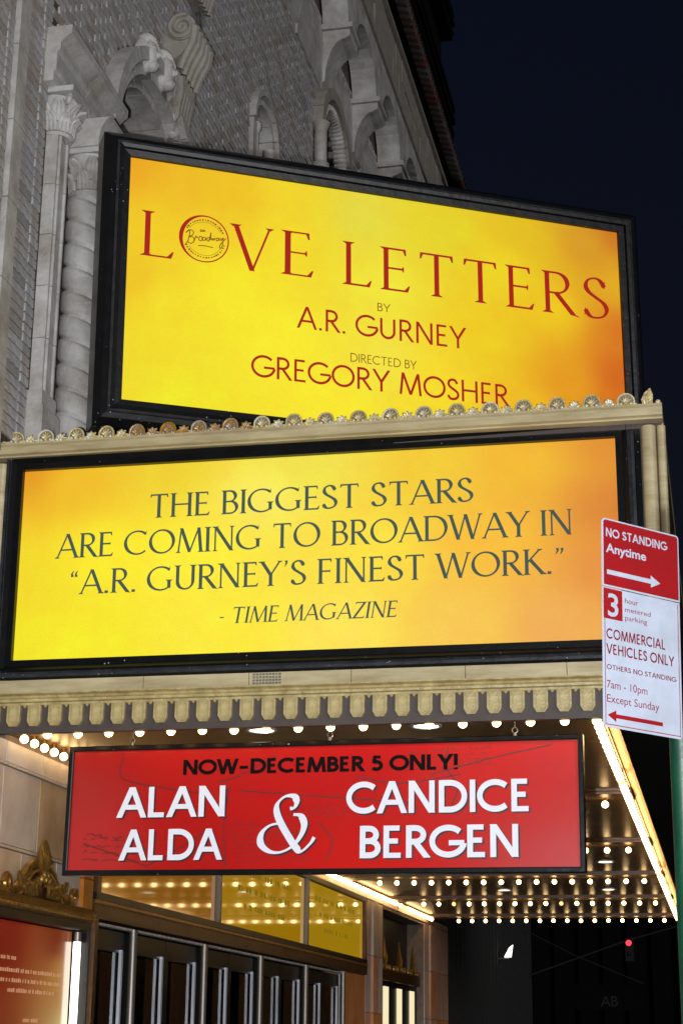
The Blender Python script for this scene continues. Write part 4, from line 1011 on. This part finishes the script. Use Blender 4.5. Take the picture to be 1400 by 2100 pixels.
up_ = on_plate(MB().prism([(u, v + .4195) for u, v in plate_outline(PWd, .2105, .012, True, False)], lambda u, v, w: (u, w, v), -.0015, .002).build("upper_plate", m_white_print, SP, world=False))
lowp = [c for c in SP.children if c.name.startswith("lower_plate")][0]
def sheet(mb, x0, x1, z0, z1, z=.0008): mb.quad((x0, -z, z0), (x1, -z, z0), (x1, -z, z1), (x0, -z, z1)); return mb
t = MB(); t.prism([(u + .005, v + .4245) for u, v in plate_outline(PWd - .010, .2005, .009, True, False)], lambda u, v, w: (u, w, v), -.0026, -.0018); t.build("red_field", m_red_print, up_, world=False)
fnt_parts = []
def ttext(body, u, v, size, m_, parent, z, sx=1.0, bold=0.0, name="lettering"):
    cu_ = bpy.data.curves.new(name, 'FONT'); cu_.body = body; cu_.size = size; cu_.offset = bold; cu_.resolution_u = 3
    tmp = bpy.data.objects.new(name, cu_); COL.objects.link(tmp)
    dg = bpy.context.evaluated_depsgraph_get(); me = bpy.data.meshes.new_from_object(tmp.evaluated_get(dg))
    bpy.data.objects.remove(tmp); bpy.data.curves.remove(cu_)
    for vtx in me.vertices:
        x, y, zz = vtx.co; vtx.co = (u + x * sx, -z, v + y)
    me.materials.clear(); me.materials.append(m_)
    o_ = bpy.data.objects.new(name, me); COL.objects.link(o_); o_.parent = parent
    return o_
def tfit(body, u0, u1, v, cap, m_, parent, z, bold=0.0):
    o_ = ttext(body, 0, 0, cap / .72, m_, parent, z, 1, bold); xs = [q.co.x for q in o_.data.vertices]; a, b = min(xs), max(xs)
    for q in o_.data.vertices: q.co.x = u0 + (q.co.x - a) * (u1 - u0) / (b - a); q.co.z += v
    return o_
words("NO STANDING", .014, .254, .573, .027, .19, m_white_print, up_, z=.0034, gap=.2)
tfit("Anytime", .013, .170, .525, .028, m_white_print, up_, .0034, .0009)
def arrow(mb, u0, u1, v, w, hw, hl, right, z):
    a, b = (u0, u1 - hl) if right else (u0 + hl, u1)
    mb.quad((a, -z, v - w / 2), (b, -z, v - w / 2), (b, -z, v + w / 2), (a, -z, v + w / 2))
    if right: mb.poly([(b - .006, -z - .0002, v - hw / 2), (u1, -z - .0002, v), (b - .006, -z - .0002, v + hw / 2)])
    else: mb.poly([(a + .006, -z - .0002, v + hw / 2), (u0, -z - .0002, v), (a + .006, -z - .0002, v - hw / 2)])
    return mb
arrow(MB(), .016, .225, .464, .014, .038, .032, True, .0034).build("arrow", m_white_print, up_, world=False)
t = MB(); e = .007; g = .0025
sheet(t, e, e + g, e, .412); sheet(t, PWd - e - g, PWd - e, e, .412); sheet(t, e + g, PWd - e - g, e, e + g)
t.build("border_line", m_red_print, lowp, world=False)
sheet(MB(), .004, .076, .322, .414, .0010).build("red_box", m_red_print, lowp, world=False)
tfit("3", .020, .060, .332, .070, m_white_print, lowp, .0016, .0016)
m_pink = mat("faded_red_ink", srgb(96, 28, 42), .6, spec=.2)
for b, u0, u1, v, c in (("hour", .086, .138, .380, .017), ("metered", .086, .186, .354, .015), ("parking", .086, .172, .328, .016)): tfit(b, u0, u1, v, c, m_pink, lowp, .0012)
m_dri = mat("dark_red_ink", srgb(84, 6, 14), .6, spec=.2)
for b, u0, u1, v, c, bo in (("COMMERCIAL", .015, .241, .262, .031, .0006), ("VEHICLES ONLY", .014, .274, .216, .031, .0006), ("OTHERS NO STANDING", .014, .282, .170, .015, .0004)): words(b, u0, u1, v, c, .165, m_dri, lowp, z=.0012, gap=.2)
tfit("7am - 10pm", .013, .168, .115, .024, m_pink, lowp, .0012); tfit("Except Sunday", .013, .213, .073, .024, m_pink, lowp, .0012)
arrow(MB(), .015, .226, .035, .012, .034, .026, False, .0012).build("arrow", m_red_print, lowp, world=False)
for v in (.60, .46, .05):
    MB().ball((PO[0] - .02, PO[1] - .045, pz + v), (.008, .008, .008), 8, 6).build("bolt", m_steel, SP)

# ------------------------------------------------------------------ dark surroundings
TW = thing("dark_tower", "unlit dark building rising behind the theatre roof with stepped ledges", "building", (-12, 48, 0))
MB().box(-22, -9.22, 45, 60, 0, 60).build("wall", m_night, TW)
def tower_ledge(z0, z1):
    m = MB(); n = 7
    for k in range(n):
        d = .46 + .09 * sin(k * 2.7); a = z0 + (z1 - z0) * k / n; m.box(-22.3, -9.22 + d, 44.7, 60, a, a + (z1 - z0) / n - .02)
    m.build("ledge", m_night, TW)
tower_ledge(35.2, 37.1); tower_ledge(39.8, 41.2)
NB = thing("brick_building", "dark ribbed brick building beyond the end of the marquee", "building", (-8, 38, 0))
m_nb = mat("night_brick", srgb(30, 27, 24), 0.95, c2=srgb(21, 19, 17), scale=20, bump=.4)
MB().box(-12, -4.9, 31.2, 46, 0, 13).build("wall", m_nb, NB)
for k in range(26): MB().box(-4.9, -4.84, 31.3 + k * .56, 31.55 + k * .56, .3, 9).build("rib", m_nb, NB)
WL = thing("wall_lantern", "small white lit fin lantern on the dark brick building beyond the marquee", "lamp", (-4.78, 38.8, hz(1.9)))
MB().prism([(-.09, -.12), (.06, -.12), (.10, .14), (.02, .08)], lambda u, v, w: (-4.62 + u, w, hz(2.03) + v), 38.8, 38.86).build("lit_shade", lit("white_lantern_glow", (1, 1, .92, 1), 2.5), WL)
MB().tube([(-4.84, 38.83, hz(1.88)), (-4.6, 38.83, hz(1.88))], .02, 8).build("bracket", m_steel, WL)
FB = thing("far_building", "black office block closing the far end of the street", "building", (10, 92, 0))
MB().box(-60, 60, 90, 100, 0, 9.6).build("wall", m_night, FB)
for k in range(40): MB().box(-30 + k * 1.2, -29.6 + k * 1.2, 89.7, 90, 0, 9.5).build("pier", m_night, FB)
m_wire = mat("dull_wire", srgb(20, 20, 19), .9)
TL = thing("traffic_light", "distant traffic light showing red on a span wire over the dark street", "traffic light", (-2.3, 45, hz(2.2)))
MB().box(-2.45, -2.25, 45, 45.2, hz(2.12), hz(2.68)).build("housing", mat("dark_green_housing", srgb(3, 8, 6), .9), TL)
MB().ball((-2.36, 45.0, hz(2.56)), .07, 10, 7).build("red_lamp", lit("red_signal", (1, .03, .05, 1), 3), TL)
MB().ball((-2.36, 45.02, hz(2.30)), .06, 10, 7).build("dark_lens", m_dark, TL)
MB().tube([(-4.9, 45, hz(1.75)), (-2.4, 45, hz(2.62)), (-1.2, 45, hz(2.95))], .02, 6).build("span_wire", m_wire, TL)
WR = thing("street_wire", "thin wire crossing the dark street below the traffic light", "wire", (-4, 44, hz(2.6)))
MB().tube([(-5.2, 44, hz(3.0)), (-3.6, 44, hz(2.2)), (-2.0, 44, hz(1.55))], .012, 6).build("wire", m_wire, WR)
SG = thing("shop_sign", "dim dark sign with grey capital letters low at the far end of the street", "sign", (-3.6, 52, hz(.9)))
MB().box(-4.3, -2.4, 52, 52.1, hz(1.1), hz(1.8)).build("board", m_night, SG)
bo = MB(); text_mb(bo, "AB", 0, .45, 0, .28, .15); o_ = bo.build("lettering", mat("dim_grey_letters", srgb(26, 26, 25), .9), SG, world=False); o_.location = (.05, -.02, .30)
for o_ in list(bpy.data.objects):
    if '_o' in o_: del o_['_o']
print("objects", len(bpy.data.objects))
